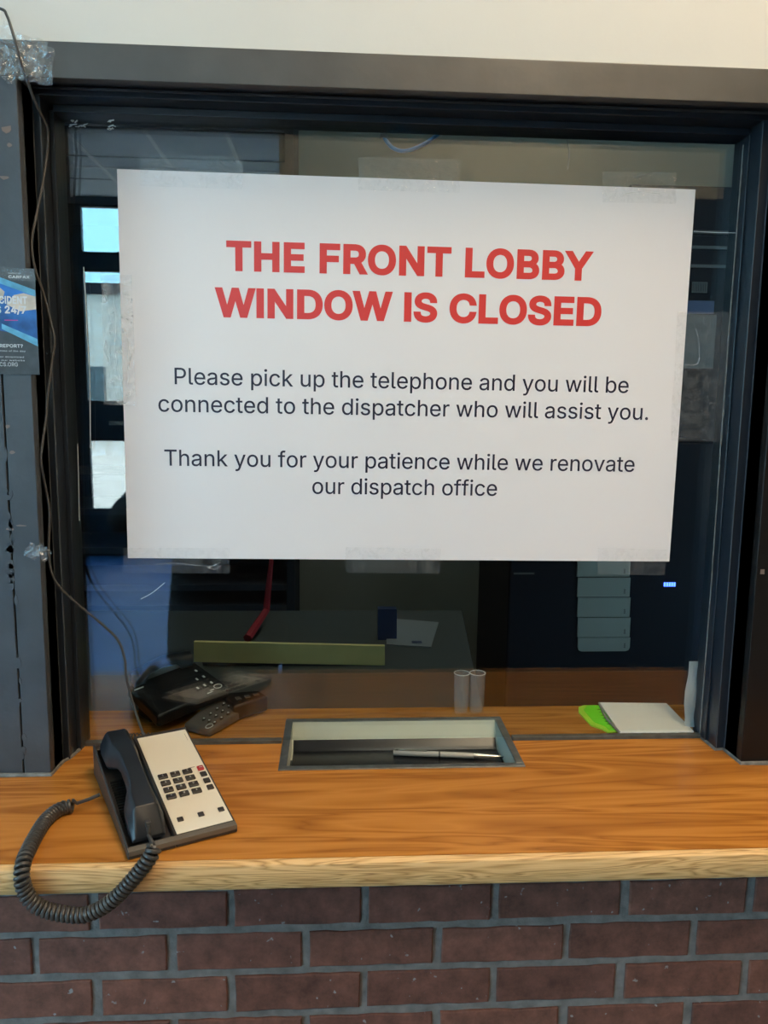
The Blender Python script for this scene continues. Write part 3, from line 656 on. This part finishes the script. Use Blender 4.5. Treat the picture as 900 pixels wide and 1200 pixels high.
# green pad with envelope
gp = empty('message_pad', (.80, .02, 0)); tag(gp, 'lime green plastic stencil sticking out from under the white envelope', 'stencil')
g = lambda x, y: (at(x, y, 2, .0).x - .80, at(x, y, 2, .0).y - .02)
poly = [g(684, 828), (g(745, 828)[0], g(745, 828)[1]), (g(735, 858)[0], g(735, 858)[1]), g(712, 859.5), g(706, 856), g(692, 851), g(678, 836), g(678, 830)]
bm = NB(); prism(bm, poly, .003); obj('plate', bm, M['green_e'], gp, bevel=.0005)
poly2 = [g(688, 829), g(744, 829), g(733, 858), g(714, 858), g(709, 853), g(696, 848), g(684, 834)]
bm = NB(); prism(bm, poly2, .0012, lambda a, b, c: (a, b, .003 + c)); obj('top_sheet', bm, M['green'], gp)
bm = NB()
for i in range(6): p = g(700 + i * 2.2, 834 + i * 3.5); bx(bm, p[0], p[0] + .012, p[1], p[1] + .0012, .0042, .0046)
obj('ruler_mark', bm, M['ink'], gp)
ev = empty('envelope', (.9, .07, .0045)); tag(ev, 'white paper envelope lying flat behind the glass at the right', 'envelope')
g = lambda x, y: (at(x, y, 2, .006).x - .9, at(x, y, 2, .006).y - .07)
poly = [g(702, 824.5), g(781, 825.5), g(813, 858.5), g(726, 859)]
bm = NB()
poly_s = []
for i in range(4):
    a, b = Vector(poly[i]), Vector(poly[(i + 1) % 4]); nseg = 18 if i in (2,) else 6
    for k in range(nseg): p = a.lerp(b, k / nseg); poly_s.append((p.x, p.y + (random.uniform(-.0012, .0012) if i == 2 and k else 0)))
prism(bm, poly_s, .0045); obj('packet', bm, M['env'], ev, bevel=.001)
bm = NB(); tube(bm, smooth_path([Vector((*poly[0], .0025)), Vector(((poly[0][0] * .5 + poly[3][0] * .5) - .006, (poly[0][1] + poly[3][1]) / 2, .003)), Vector((*poly[3], .0025))], 8), .0022, 8); obj('folded_edge', bm, M['card'], ev)
# plastic wrap at the right jamb
bm = NB(); c = [(at(810, 770, 1, .035)), (at(824, 770, 1, .035))]
rows = [(808, 770), (807, 785), (803, 805), (802, 820), (803, 835), (802, 847)]
loft(bm, [[at(x, y, 1, .030), at((x + 824) / 2, y, 1, .026 + .004 * math.sin(i * 2)), at(824, y, 1, .030), at(824, y, 1, .040), at(x, y, 1, .040)] for i, (x, y) in enumerate(rows)])
o = obj('plastic_sleeve', bm, M['bag'], smooth=True); tag(o, 'narrow white plastic sleeve standing in the right corner of the glass', 'plastic sleeve')
o.location.z = -.008
# clear cups
for i, x in enumerate((.5755, .6055)):
    e = empty('clear_cup', (x, .132, .0)); bm = NB(); n = 16
    outer = [[(r * math.cos(2 * PI * k / n), r * math.sin(2 * PI * k / n), z) for k in range(n)] for r, z in ((.0135, 0), (.0145, .03), (.0150, .076), (.0135, .076), (.0130, .03), (.012, .003))]
    loft(bm, outer); obj('wall', bm, M['cup'], e, smooth=True)
    bm = NB(); tube(bm, [(.0148 * math.cos(2 * PI * k / 16), .0148 * math.sin(2 * PI * k / 16), .076) for k in range(17)], .0009, 6, False); obj('lip', bm, M['led_white'], e)
    tag(e, ['clear acrylic cup at the back of the inner counter, left of the pair', 'clear acrylic cup at the back of the inner counter, right of the pair'][i], 'cup', 'clear acrylic cups')

# ================================================================ OFFICE behind the glass
bm = NB(); bx(bm, -2.2, 3.2, .06, 3.3, FL - .02, FL); struct('floor_office', bm, M['carpet'])
bm = NB(); bx(bm, -2.2, 3.2, 3.2, 3.3, FL, CEIL); struct('wall_office_back', bm, M['office'])
bm = NB(); bx(bm, -2.3, -2.2, .06, 3.3, FL, CEIL); struct('wall_office_left', bm, M['office_dark'])
bm = NB(); bx(bm, 3.2, 3.3, .06, 3.3, FL, CEIL); struct('wall_office_right', bm, M['office'])
bm = NB(); bx(bm, -2.3, 3.3, .06, 3.3, CEIL, CEIL + .05); struct('ceiling_office', bm, M['ceil'])
DZ = -.06
dk = empty('office_desk', (.35, .6, FL)); tag(dk, 'grey office desk below the inner side of the window', 'desk')
dq = [at(150, 715, 2, DZ), at(541, 715, 2, DZ), at(556, 785, 2, DZ)]; dq[0].x = -1.2
dq.append(dq[2] + (dq[2] - dq[1]) * ((dq[2].y - .19) / (dq[1].y - dq[2].y))); dq.append(Vector((-1.2, .19, 0)))
poly = [(p.x - .35, p.y - .6) for p in dq]
bm = NB(); prism(bm, poly, .03, lambda a, b, c: (a, b, DZ - FL - c)); obj('desktop', bm, M['desk'], dk, bevel=.003)
for x in (-1.45, dq[1].x - .45): bm = NB(); bx(bm, x, x + .03, -.38, .42, 0, DZ - FL - .03); obj('side_panel', bm, M['desk'], dk)
bm = NB(); bx(bm, -1.42, dq[1].x - .45, .38, .40, .2, DZ - FL - .03); obj('back_panel', bm, M['desk'], dk)
# tall dark bookcase on the left
BX = at(345, 600, 1, 1.7).x
bk = empty('dark_bookcase', (BX - .75, 1.9, FL)); tag(bk, 'tall dark bookcase inside the office behind the left of the glass', 'bookcase')
bm = NB(); bx(bm, .72, .75, -.2, .2, 0, CEIL - FL - .02); bx(bm, -.75, -.72, -.2, .2, 0, CEIL - FL - .02); bx(bm, -.72, .72, .17, .2, 0, CEIL - FL - .02); obj('carcass', bm, M['office_dark'], bk)
for py in (560, 600, 645, 688, 712, 760, 150, 240): zz = at(260, py, 1, 1.72).z - FL; bm = NB(); bx(bm, -.72, .72, -.19, .17, zz - .012, zz + .012); obj('shelf', bm, M['bookshelf'], bk)
yb = empty('yellow_board', (.23, .57, DZ)); tag(yb, 'long yellow tan board standing on edge on the desk behind the glass', 'board')
YB = at(450, 780, 2, DZ).y
a = at(227, 752, 1, YB); b = at(451, 757, 1, YB); c_ = at(451, 780, 1, YB); d_ = at(227, 776, 1, YB)
yb.location = (.23, YB, DZ)
bm = NB(); V = [Vector((p.x - .23, 0, max(0, p.z - DZ))) for p in (d_, c_, b, a)]
hexa(bm, V + [v + Vector((0, .012, 0)) for v in V]); obj('board', bm, M['yellow'], yb, bevel=.001)
bm = NB(); bx(bm, V[0].x + .02, V[1].x - .02, .012, .06, 0, .012); obj('foot', bm, M['dgrey'], yb)
def upright(name, corners, y, m, label, cat, th=.01, base=DZ):
    P = [at(x, yy, 1, y) for x, yy in corners]; o = empty(name, (P[2].x, y, base)); tag(o, label, cat); off = Vector((P[2].x, y, base))
    bm = NB(); V = [p - off for p in P]; hexa(bm, V + [v + Vector((0, th, 0)) for v in V]); obj('sheet' if th < .005 else 'body', bm, m, o)
    lo = min(v.z for v in V); xc = sum(v.x for v in V) / 4
    if lo > .002:
        bm = NB(); bx(bm, xc - .02, xc + .02, th, th + .012, 0, lo + .05); bx(bm, xc - .03, xc + .03, th, th + .06, 0, .006); obj('stand', bm, M['dgrey'], o)
    return o
pc = empty('pale_card', at(480, 742, 2, DZ + .001)); tag(pc, 'pale printed card lying on the desk behind the glass', 'card'); off = Vector(pc.location)
cq = [at(x, y, 2, DZ + .001) - off for x, y in ((453, 756), (505, 759), (514, 730), (452, 725))]
bm = NB(); prism(bm, [(p.x, p.y) for p in cq], .0025); obj('sheet', bm, M['card'], pc)
m_ = (cq[1] * .75 + cq[0] * .25) * .8; bm = NB(); bx(bm, m_.x - .015, m_.x + .012, m_.y, m_.y + .02, .0025, .003); obj('print', bm, M['bluebox'], pc)
BY = at(454, 750, 2, DZ).y
upright('blue_box', [(443, 750), (465, 750), (465, 714), (443, 714)], BY, M['bluebox'], 'small dark blue box left of the pale card', 'box', .03)
# red lanyard and hanging green/red cloth
bm = NB(); tube(bm, [at(318, 655, 1, .9), at(312, 715, 1, .9), at(290, 748, 2, DZ + .013)], [.006, .010, .012], 6); tag(obj('red_lanyard', bm, M['lanyard']), 'red strap hanging beside the yellow board', 'strap')
# blue network cable at the top, white wire
bm = NB(); tube(bm, smooth_path([at(450, 148, 1, .06), at(450, 160, 1, .06), at(460, 173, 1, .06), at(475, 177, 1, .06), at(495, 170, 1, .06), at(510, 160, 1, .06), at(522, 150, 1, .06)], 6), .0032, 8)
bc = obj('blue_cable', bm, M['bluecable'], smooth=True); tag(bc, 'blue network cable looping down behind the top of the glass', 'cable')
bm = NB(); p = at(450, 156, 1, .06); bx(bm, p.x - .006, p.x + .006, p.y - .005, p.y + .005, p.z - .008, p.z + .008); obj('plug', bm, M['card'], bc)
bm = NB(); tube(bm, smooth_path([at(659, 135, 1, .055), at(661, 150, 1, .055), at(665, 165, 1, .055), at(667, 180, 1, .055), at(665, 198, 1, .055)], 5), .0012, 6); tag(obj('white_wire', bm, M['card'], smooth=True), 'short white wire hanging behind the glass above the sign', 'wire')
# shelf unit with notices at the right, in the office
cab = empty('metal_cabinet', (2.1, 2.25, FL)); tag(cab, 'tall grey office cabinet with papers seen right of the sign', 'cabinet')
bm = NB(); z = lambda py: at(820, py, 1, 2.0).z - FL
bx(bm, at(735, 300, 1, 2.0).x - 2.1, .9, -.25, .25, 0, z(218)); obj('body', bm, M['office_dark'], cab, bevel=.004)
for i, py in enumerate((272, 290, 312)):
    bm = NB(); bx(bm, -.4, .85, -.258, -.25, z(py) - .006, z(py) + .006); obj('shelf_edge', bm, M['desk'], cab)
bm = NB(); P1 = at(812, 330, 1, 1.99); P2 = at(829, 343, 1, 1.99); bx(bm, P1.x - 2.1, P2.x - 2.1, -.257, -.251, P2.z - FL, P1.z - FL); v_ = obj('vent_plate', bm, M['desk'], cab)
bm = NB()
for i in range(8): x = P1.x - 2.1 + .003 + i * (P2.x - P1.x - .006) / 8; bx(bm, x, x + .0018, -.259, -.257, P2.z - FL + .004, P1.z - FL - .004)
obj('slot', bm, M['black'], v_)
bm = NB(); P1 = at(800, 352, 1, 1.99); P2 = at(836, 368, 1, 1.99); bx(bm, P1.x - 2.1, P2.x - 2.1, -.262, -.251, P2.z - FL, P1.z - FL); obj('blue_plate', bm, M['bluebox'], cab)
bm = NB(); P1 = at(790, 368, 1, 1.99); P2 = at(836, 432, 1, 1.99); bx(bm, P1.x - 2.1, P2.x - 2.1, -.256, -.251, P2.z - FL, P1.z - FL); obj('notice_sheet', bm, M['desk'], cab)

# ================================================================ LOBBY (seen mirrored in the glass)
LY = -7.0; XL, XR = -3.2, 2.8
bm = NB(); bx(bm, XL, XR, LY, -.2, FL - .05, FL); struct('floor', bm, M['floor_tile'])
bm = NB(); bx(bm, XL + .05, .0, LY + .05, -3.15, FL, FL + .006); tag(obj('sky_glare_carpet', bm, M['floor'], bevel=.002), 'large added carpet with sky glare in its blue, mirrored at the lower left of the glass', 'carpet')  # added carpet; sky glare on the floor is put into its blue colour
bm = NB(); bx(bm, XL - .1, XR + .1, LY - .1, .06, CEIL, CEIL + .05); struct('ceiling', bm, M['ceil'])
bm = NB()
for i in range(11): x = XL + .3 + i * .6; bx(bm, x - .016, x + .016, LY, -.09, CEIL - .012, CEIL + .002)
for i in range(6): y = -1.15 - i * 1.2; bx(bm, XL, XR, y - .012, y + .012, CEIL - .0121, CEIL + .002)
struct('ceiling_grid', bm, M['grid'])
bm = NB()
for i in range(9): y = -.75 - i * .7; bx(bm, XL, XR, y - .01, y + .01, CEIL - .004, CEIL + .002)
struct('ceiling_seam', bm, M['alu'])
SW = (-4.0, -1.6, -.5, 1.9)
bm = NB(); bx(bm, XL - .1, XL, LY - .1, SW[0], FL, CEIL); bx(bm, XL - .1, XL, SW[1], .06, FL, CEIL); bx(bm, XL - .1, XL, SW[0], SW[1], FL, SW[2]); bx(bm, XL - .1, XL, SW[0], SW[1], SW[3], CEIL); struct('wall_left', bm, M['lobby_dark'])
wl = empty('window_20', (XL - .05, (SW[0] + SW[1]) / 2, SW[2])); wl['kind'] = 'structure'  # unseen side window, added to light the casing and bricks from the left
bm = NB(); hy = (SW[1] - SW[0]) / 2; hz = SW[3] - SW[2]
for b in ((-hy, -hy + .04, 0, hz), (hy - .04, hy, 0, hz), (-.02, .02, .04, hz - .04), (-hy + .04, hy - .04, 0, .04), (-hy + .04, hy - .04, hz - .04, hz)): bx(bm, -.03, .03, b[0], b[1], b[2], b[3])
obj('window_frame', bm, M['alu'], wl)
bm = NB(); bx(bm, -.004, .004, -hy + .03, hy - .03, .03, hz - .03); obj('pane', bm, M['pane'], wl)
ld = bpy.data.lights.new('portal', 'AREA'); ld.shape = 'RECTANGLE'; ld.size = hz; ld.size_y = 2 * hy; ld.cycles.is_portal = True
lo = bpy.data.objects.new('daylight_portal', ld); C.objects.link(lo); lo.location = (XL - .12, (SW[0] + SW[1]) / 2, SW[2] + hz / 2); lo.rotation_euler = (0, -PI / 2, 0)
bm = NB(); bx(bm, XR, XR + .1, LY - .1, .06, FL, CEIL); struct('wall_right', bm, M['lobby_wall'])
bm = NB(); bx(bm, .03, XR, -3.2, -3.0, 1.68, CEIL); bx(bm, .03, .23, LY, -3.2, FL, CEIL); struct('wall_partition', bm, M['lobby_wall'])
bm = NB(); bx(bm, .03, XR, -3.2, -3.0, FL, 1.68); struct('wall_partition_lower', bm, M['lower'])
# storefront wall with openings
bays = [(-2.66, -2.31), (-2.25, -1.5), (-1.40, -.62), (-.52, -.03)]
zr = [(-.60, .16), (.52, 1.86), (2.0, CEIL - .07)]
bm = NB(); edges = [XL] + [v for b in bays for v in b] + [.03]
for i in range(0, len(edges), 2): bx(bm, edges[i], edges[i + 1], LY - .1, LY, FL, CEIL)
for j, (x0, x1) in enumerate(bays):
    if j == 0: bx(bm, x0, x1, LY - .1, LY, FL, 2.0); bx(bm, x0, x1, LY - .1, LY, CEIL - .07, CEIL); continue
    zz = [FL] + [v for z in zr for v in z] + [CEIL]
    for i in range(0, len(zz), 2): bx(bm, x0, x1, LY - .1, LY, zz[i], zz[i + 1])
struct('wall_back', bm, M['lobby_dark'])
n = 1
for j, (x0, x1) in enumerate(bays):
    for k, (z0, z1) in enumerate(zr):
        if j == 0 and k < 2: continue
        n += 1; w = empty('window_%d' % n, ((x0 + x1) / 2, LY - .05, z0)); w['kind'] = 'structure'
        hx = (x1 - x0) / 2; hz = z1 - z0
        bm = NB()
        for b in ((-hx, -hx + .025, 0, hz), (hx - .025, hx, 0, hz), (-hx + .025, hx - .025, 0, .025), (-hx + .025, hx - .025, hz - .025, hz)): bx(bm, b[0], b[1], -.03, .03, b[2], b[3])
        obj('window_frame', bm, M['alu'], w)
        bm = NB(); bx(bm, -hx + .02, hx - .02, -.004, .004, .02, hz - .02); obj('pane', bm, M['pane'], w)
        ld = bpy.data.lights.new('portal', 'AREA'); ld.shape = 'RECTANGLE'; ld.size = x1 - x0; ld.size_y = hz; ld.cycles.is_portal = True
        lo = bpy.data.objects.new('daylight_portal', ld); C.objects.link(lo); lo.location = ((x0 + x1) / 2, LY - .12, (z0 + z1) / 2); lo.rotation_euler = (PI / 2, 0, 0)
bm = NB(); bx(bm, -2.0, -1.6, LY + .02, LY + .05, .30, .34); bx(bm, -1.98, -1.95, LY, LY + .03, .30, .34); bx(bm, -1.65, -1.62, LY, LY + .03, .30, .34)
struct('door_push_bar', bm, M['steel'])  # only the push bar across the lobby door
# outside
bm = NB(); bx(bm, -30, 20, -45, LY - .1, FL - .15, FL - .05); bx(bm, -30, XL - .1, LY - .1, 8, FL - .15, FL - .05); struct('ground_outside', bm, M['pave'])
bl = empty('far_building', (-8, -32, FL)); tag(bl, 'pale low building across the street seen mirrored through the lobby doors', 'building')
bm = NB(); bx(bm, -9, 12, -2, 2, 0, 5.5); obj('wall', bm, M['build'], bl)
for i in range(12): bm = NB(); bx(bm, -8.4 + i * 1.7, -7.4 + i * 1.7, 1.98, 2.03, 1.4, 2.8); obj('window', bm, M['bwin'], bl)
bm = NB(); bx(bm, -9.3, 12.3, -2.2, 2.2, 5.5, 5.9); obj('roof', bm, M['office_dark'], bl)
# ceiling lamps
for (x, y, s, e) in ((1.25, -.95, (.30, .60), 1), (1.25, -2.3, (.30, .60), 1)):
    o = empty('ceiling_light', (x, y, CEIL - .02)); tag(o, {-.95: 'warm ceiling light panel right of the service window', -2.3: 'warm ceiling light panel near the partition wall'}[y], 'ceiling light', 'lobby ceiling lights')
    bm = NB()
    for b in ((-s[0], s[0], -s[1], -s[1] + .02), (-s[0], s[0], s[1] - .02, s[1]), (-s[0], -s[0] + .02, -s[1] + .02, s[1] - .02), (s[0] - .02, s[0], -s[1] + .02, s[1] - .02)): bx(bm, *b, -.015, .02)
    obj('frame', bm, M['grid'], o)
    bm = NB(); bx(bm, -s[0] + .02, s[0] - .02, -s[1] + .02, s[1] - .02, -.006, .004); obj('diffuser', bm, M['lamp'], o)
# office lamp, dim
o = empty('ceiling_light', (.75, .62, CEIL - .02)); tag(o, 'ceiling light panel inside the office above the inner counter', 'ceiling light')
bm = NB(); bx(bm, -.2, .2, -.3, .3, -.006, .004); obj('diffuser', bm, mat('office_lamp_diffuser', (.8, .8, .8), .6, em=(1, .98, .78), ems=10), o)
bm = NB()
for b in ((-.22, .22, -.32, -.3), (-.22, .22, .3, .32), (-.22, -.2, -.3, .3), (.2, .22, -.3, .3)): bx(bm, *b, -.015, .02)
obj('frame', bm, M['grid'], o)
# black equipment machine standing in the office
MY = 1.35
ml, mr = at(595, 720, 1, MY).x, at(822, 720, 1, MY).x + .05; mcx = (ml + mr) / 2; MT = at(700, 517, 1, MY).z - FL
mc = empty('equipment_machine', (mcx, MY + .3, FL)); tag(mc, 'large black machine with a pale five row panel behind the lower right glass', 'machine')
bm = NB(); bx(bm, ml - mcx, mr - mcx, -.30, .28, .04, MT); obj('machine_body', bm, M['machine'], mc, bevel=.01)
bm = NB(); bx(bm, ml - mcx + .03, mr - mcx - .03, -.26, .26, 0, .04); obj('plinth', bm, M['black'], mc)
mp_ = lambda x, y: (at(x, y, 1, MY).x - mcx, at(x, y, 1, MY).z - FL)
rowsy = [645, 676, 699.5, 723, 746.5, 763]
for i in range(5):
    a = mp_(677, rowsy[i] + .6); b = mp_(737, rowsy[i + 1] - .6)
    bm = NB()
    if i == 4:
        r9 = .014; pl = [(a[0], a[1]), (a[0], b[1] + r9), (a[0] + r9 * .3, b[1] + r9 * .3), (a[0] + r9, b[1]), (b[0] - r9, b[1]), (b[0] - r9 * .3, b[1] + r9 * .3), (b[0], b[1] + r9), (b[0], a[1])]
        prism(bm, pl, .006, lambda x, y, c: (x, -.30 - c, y))
    else: bx(bm, a[0], b[0], -.306, -.30, b[1], a[1])
    r_ = obj('panel_row', bm, M['panel'], mc)
    bm = NB()
    for k in range(3): bx(bm, b[0] - .022, b[0] - .016, -.3065, -.306, b[1] + .012 + k * .006, b[1] + .016 + k * .006)
    obj('row_print', bm, M['dgrey'], r_)
a = mp_(778, 682.5); b = mp_(792, 687); bm = NB()
for i in range(5): x = a[0] + (b[0] - a[0]) * i / 5; bx(bm, x, x + (b[0] - a[0]) / 5 * .65, -.303, -.3005, b[1], a[1])
obj('blue_readout', bm, M['blue_led'], mc)
a = mp_(602, 671); b = mp_(626, 673); bm = NB(); bx(bm, a[0], b[0], -.3025, -.3005, b[1], a[1]); obj('name_strip', bm, M['desk'], mc)

# ================================================================ PERSON (photographer, seen mirrored)
def skin_mesh(chains, sub=2, root=0):
    verts, edges, rad = [], [], []
    idx = {}
    for ch in chains:
        prev = None
        for p, r in ch:
            k = tuple(round(c, 4) for c in p)
            if k not in idx: idx[k] = len(verts); verts.append(p); rad.append(r if isinstance(r, tuple) else (r, r))
            if prev is not None and (prev, idx[k]) not in edges: edges.append((prev, idx[k]))
            prev = idx[k]
    me = bpy.data.meshes.new('s'); me.from_pydata(verts, edges, []); o = bpy.data.objects.new('s', me); C.objects.link(o)
    sk = o.modifiers.new('skin', 'SKIN'); sk.use_smooth_shade = True
    if not me.skin_vertices: me.attributes.new
    for i, d in enumerate(me.skin_vertices[0].data): d.radius = rad[i]; d.use_root = (i == root)
    sb = o.modifiers.new('sub', 'SUBSURF'); sb.levels = sub; sb.render_levels = sub
    dg = bpy.context.evaluated_depsgraph_get(); out = bpy.data.meshes.new_from_object(o.evaluated_get(dg))
    bpy.data.objects.remove(o); return out
per = empty('person', (-.08, -1.66, FL)); tag(per, 'person in a black jacket holding up a phone camera, seen mirrored in the glass', 'person')
def mesh_child(name, me, m, parent=None, extra=None):
    bm = NB(); bm.from_mesh(me)
    for f in bm.faces: f.smooth = True
    if extra:
        for e in extra: bm.from_mesh(e)
    o = obj(name, bm, m, parent or per, smooth=True); return o
Z = lambda h: h
sh = 1.40
hand_r = Vector((.400, .235, 1.60)); hand_l = Vector((.30, .20, 1.60))   # local to person, near the lens height
arms = [[((0, 0, 1.38), (.10, .10)), ((.17, .0, 1.41), .062), ((.30, .03, 1.22), .048), ((.36, .16, 1.38), .038), ((.405, .195, 1.53), .027)],
        [((0, 0, 1.38), (.10, .10)), ((-.17, .0, 1.41), .062), ((-.36, .06, 1.22), .048), ((-.12, .22, 1.38), .036), ((.20, .19, 1.555), .026)]]
body = skin_mesh([[((0, 0, .95), (.15, .11)), ((0, 0, 1.12), (.14, .10)), ((0, 0, 1.38), (.15, .10)), ((0, .0, 1.50), .055), ((0, .02, 1.585), (.062, .072)), ((0, .03, 1.67), (.070, .085)), ((0, .015, 1.73), (.05, .06))],
    [((0, 0, 1.38), (.15, .10)), ((.17, 0, 1.41), .055), ((.30, .03, 1.22), .040), ((.36, .16, 1.38), .032), ((.405, .205, 1.555), .022), ((.400, .222, 1.60), (.034, .016))],
    [((0, 0, 1.38), (.15, .10)), ((-.17, 0, 1.41), .055), ((-.36, .06, 1.22), .040), ((-.12, .22, 1.38), .031), ((.21, .195, 1.56), .021), ((.275, .20, 1.60), (.032, .016))],
    [((0, 0, .95), (.15, .11)), ((.09, 0, .86), .085), ((.10, .01, .48), .05), ((.11, -.01, .08), .035), ((.11, .10, .03), (.035, .022))],
    [((0, 0, .95), (.15, .11)), ((-.09, 0, .86), .085), ((-.10, .01, .48), .05), ((-.11, -.01, .08), .035), ((-.11, .10, .03), (.035, .022))]])
fing = []
for (cx, cy, cz, sgn) in ((.400, .222, 1.60, -1), (.275, .20, 1.60, 1)):
    for k, L in enumerate((.062, .074, .070, .055)):
        z = cz + .034 - k * .021; b0 = (cx + sgn * .015, cy + .005, z)
        fing.append(skin_mesh([[(b0, .010), ((cx + sgn * (.015 + L * .45), cy + .022, z + .004), .0088), ((cx + sgn * (.015 + L * .8), cy + .016, z + .006), .0082), ((cx + sgn * (.015 + L), cy + .0, z + .006), .0072)]], 1))
    fing.append(skin_mesh([[((cx, cy - .005, cz - .02), .011), ((cx + sgn * .02, cy - .012, cz + .015), .0095), ((cx + sgn * .035, cy - .012, cz + .045), .008)]], 1))
bo = mesh_child('body', body, M['skin'], extra=fing)
def ell(z, rx, ry, cy_=0, n=20): return [(rx * math.copysign(abs(math.cos(2 * PI * k / n)) ** .85, math.cos(2 * PI * k / n)), cy_ + ry * math.copysign(abs(math.sin(2 * PI * k / n)) ** .85, math.sin(2 * PI * k / n)), z) for k in range(n)]
bm = NB(); loft(bm, [ell(.66, .215, .155), ell(.68, .232, .165), ell(.80, .228, .160), ell(.95, .215, .150), ell(1.10, .200, .145), ell(1.24, .205, .148), ell(1.34, .212, .142), ell(1.41, .190, .125), ell(1.455, .120, .095), ell(1.485, .070, .070), ell(1.50, .066, .066)])
tube(bm, smooth_path([(.13, 0, 1.37), (.20, .005, 1.37), (.27, .02, 1.27), (.305, .035, 1.215), (.33, .10, 1.27), (.36, .155, 1.37), (.392, .185, 1.49)], 4), [.082 - .044 * k / 24 for k in range(25)], 12)
tube(bm, smooth_path([(-.13, 0, 1.37), (-.21, .005, 1.37), (-.31, .03, 1.27), (-.365, .06, 1.215), (-.26, .14, 1.28), (-.12, .21, 1.37), (.10, .20, 1.49)], 4), [.082 - .044 * k / 24 for k in range(25)], 12)
jk = bpy.data.meshes.new('jk'); bm.to_mesh(jk); bm.free(); jko = mesh_child('jacket', jk, M['cloth'])
bm = NB()
for sx_ in (-1, 1): tube(bm, smooth_path([(sx_ * .085, 0, .98), (sx_ * .092, 0, .80), (sx_ * .095, .012, .50), (sx_ * .105, -.005, .25), (sx_ * .11, -.01, .035)], 4), [.118 - .048 * k / 16 for k in range(17)], 14)
tm = bpy.data.meshes.new('tm'); bm.to_mesh(tm); bm.free(); mesh_child('trousers', tm, M['trousers'])
for s in (-1, 1):
    me = skin_mesh([[((s * .11, -.05, .045), (.045, .04)), ((s * .11, .06, .042), (.048, .04)), ((s * .115, .17, .03), (.04, .026))]], 2)
    mesh_child('shoe', me, M['shoe'])
hr_ = skin_mesh([[((0, -.075, 1.60), (.055, .045)), ((0, -.055, 1.69), (.085, .065)), ((0, -.01, 1.745), (.085, .062)), ((0, .065, 1.75), (.07, .03))]], 2); mesh_child('hair', hr_, M['hair'])
for s in (-1, 1):
    bm = NB(); bmesh.ops.create_uvsphere(bm, u_segments=12, v_segments=8, radius=.011); obj('eye', bm, M['led_white'], per, smooth=True, loc=(s * .030, .090, 1.655))
    bm = NB(); bmesh.ops.create_uvsphere(bm, u_segments=10, v_segments=6, radius=.005); obj('pupil', bm, M['black'], per, smooth=True, loc=(s * .030, .0985, 1.655))
    bm = NB(); bmesh.ops.create_uvsphere(bm, u_segments=10, v_segments=8, radius=1); bmesh.ops.scale(bm, vec=(.010, .018, .031), verts=bm.verts); obj('ear', bm, M['skin'], per, smooth=True, loc=(s * .083, .01, 1.64))
nose = skin_mesh([[((0, .092, 1.665), .008), ((0, .115, 1.625), .013), ((0, .100, 1.612), .010)]], 2); mesh_child('nose', nose, M['skin'])
bm = NB(); bmesh.ops.create_uvsphere(bm, u_segments=12, v_segments=6, radius=1); bmesh.ops.scale(bm, vec=(.024, .008, .006), verts=bm.verts); obj('mouth', bm, mat('lips', (.35, .12, .10), .5), per, smooth=True, loc=(0, .092, 1.583))
# the phone being held, just behind the camera
hp = empty('smartphone', (.337, -1.325, .588 - .03)); tag(hp, 'black smartphone held up by the person mirrored in the glass', 'phone'); hp.rotation_euler = (-.14, 0, -.06)
bm = NB(); bx(bm, -.036, .036, -.006, .002, -.115, .045); obj('phone_case', bm, M['black'], hp, bevel=.005, seg=3)
bm = NB(); bx(bm, .006, .030, .002, .0035, .015, .040); obj('camera_bump', bm, M['dgrey'], hp, bevel=.001)

# ================================================================ LIGHT
w = bpy.data.worlds.new('world'); sc.world = w; w.use_nodes = True
bg = w.node_tree.nodes['Background']; bg.inputs[1].default_value = 10
WN, WL = w.node_tree.nodes, w.node_tree.links; wt = WN.new('ShaderNodeTexCoord'); wx = WN.new('ShaderNodeSeparateXYZ'); wr = WN.new('ShaderNodeValToRGB')
WL.new(wt.outputs['Generated'], wx.inputs[0]); WL.new(wx.outputs['Z'], wr.inputs[0]); WL.new(wr.outputs[0], bg.inputs[0])
wr.color_ramp.elements[0].position = .26; wr.color_ramp.elements[0].color = (.30, .66, .92, 1); wr.color_ramp.elements[1].position = .45; wr.color_ramp.elements[1].color = (.86, .93, 1, 1)
sc.view_settings.view_transform = 'Standard'; sc.view_settings.look = 'None'; sc.view_settings.exposure = .5; sc.view_settings.gamma = 1
try: sc.view_settings.use_curve_mapping = False
except Exception: pass
cy = sc.cycles
cy.use_denoising = True; cy.max_bounces = 8; cy.glossy_bounces = 5; cy.transparent_max_bounces = 16; cy.transmission_bounces = 4; cy.sample_clamp_indirect = 8; cy.caustics_reflective = False; cy.caustics_refractive = False
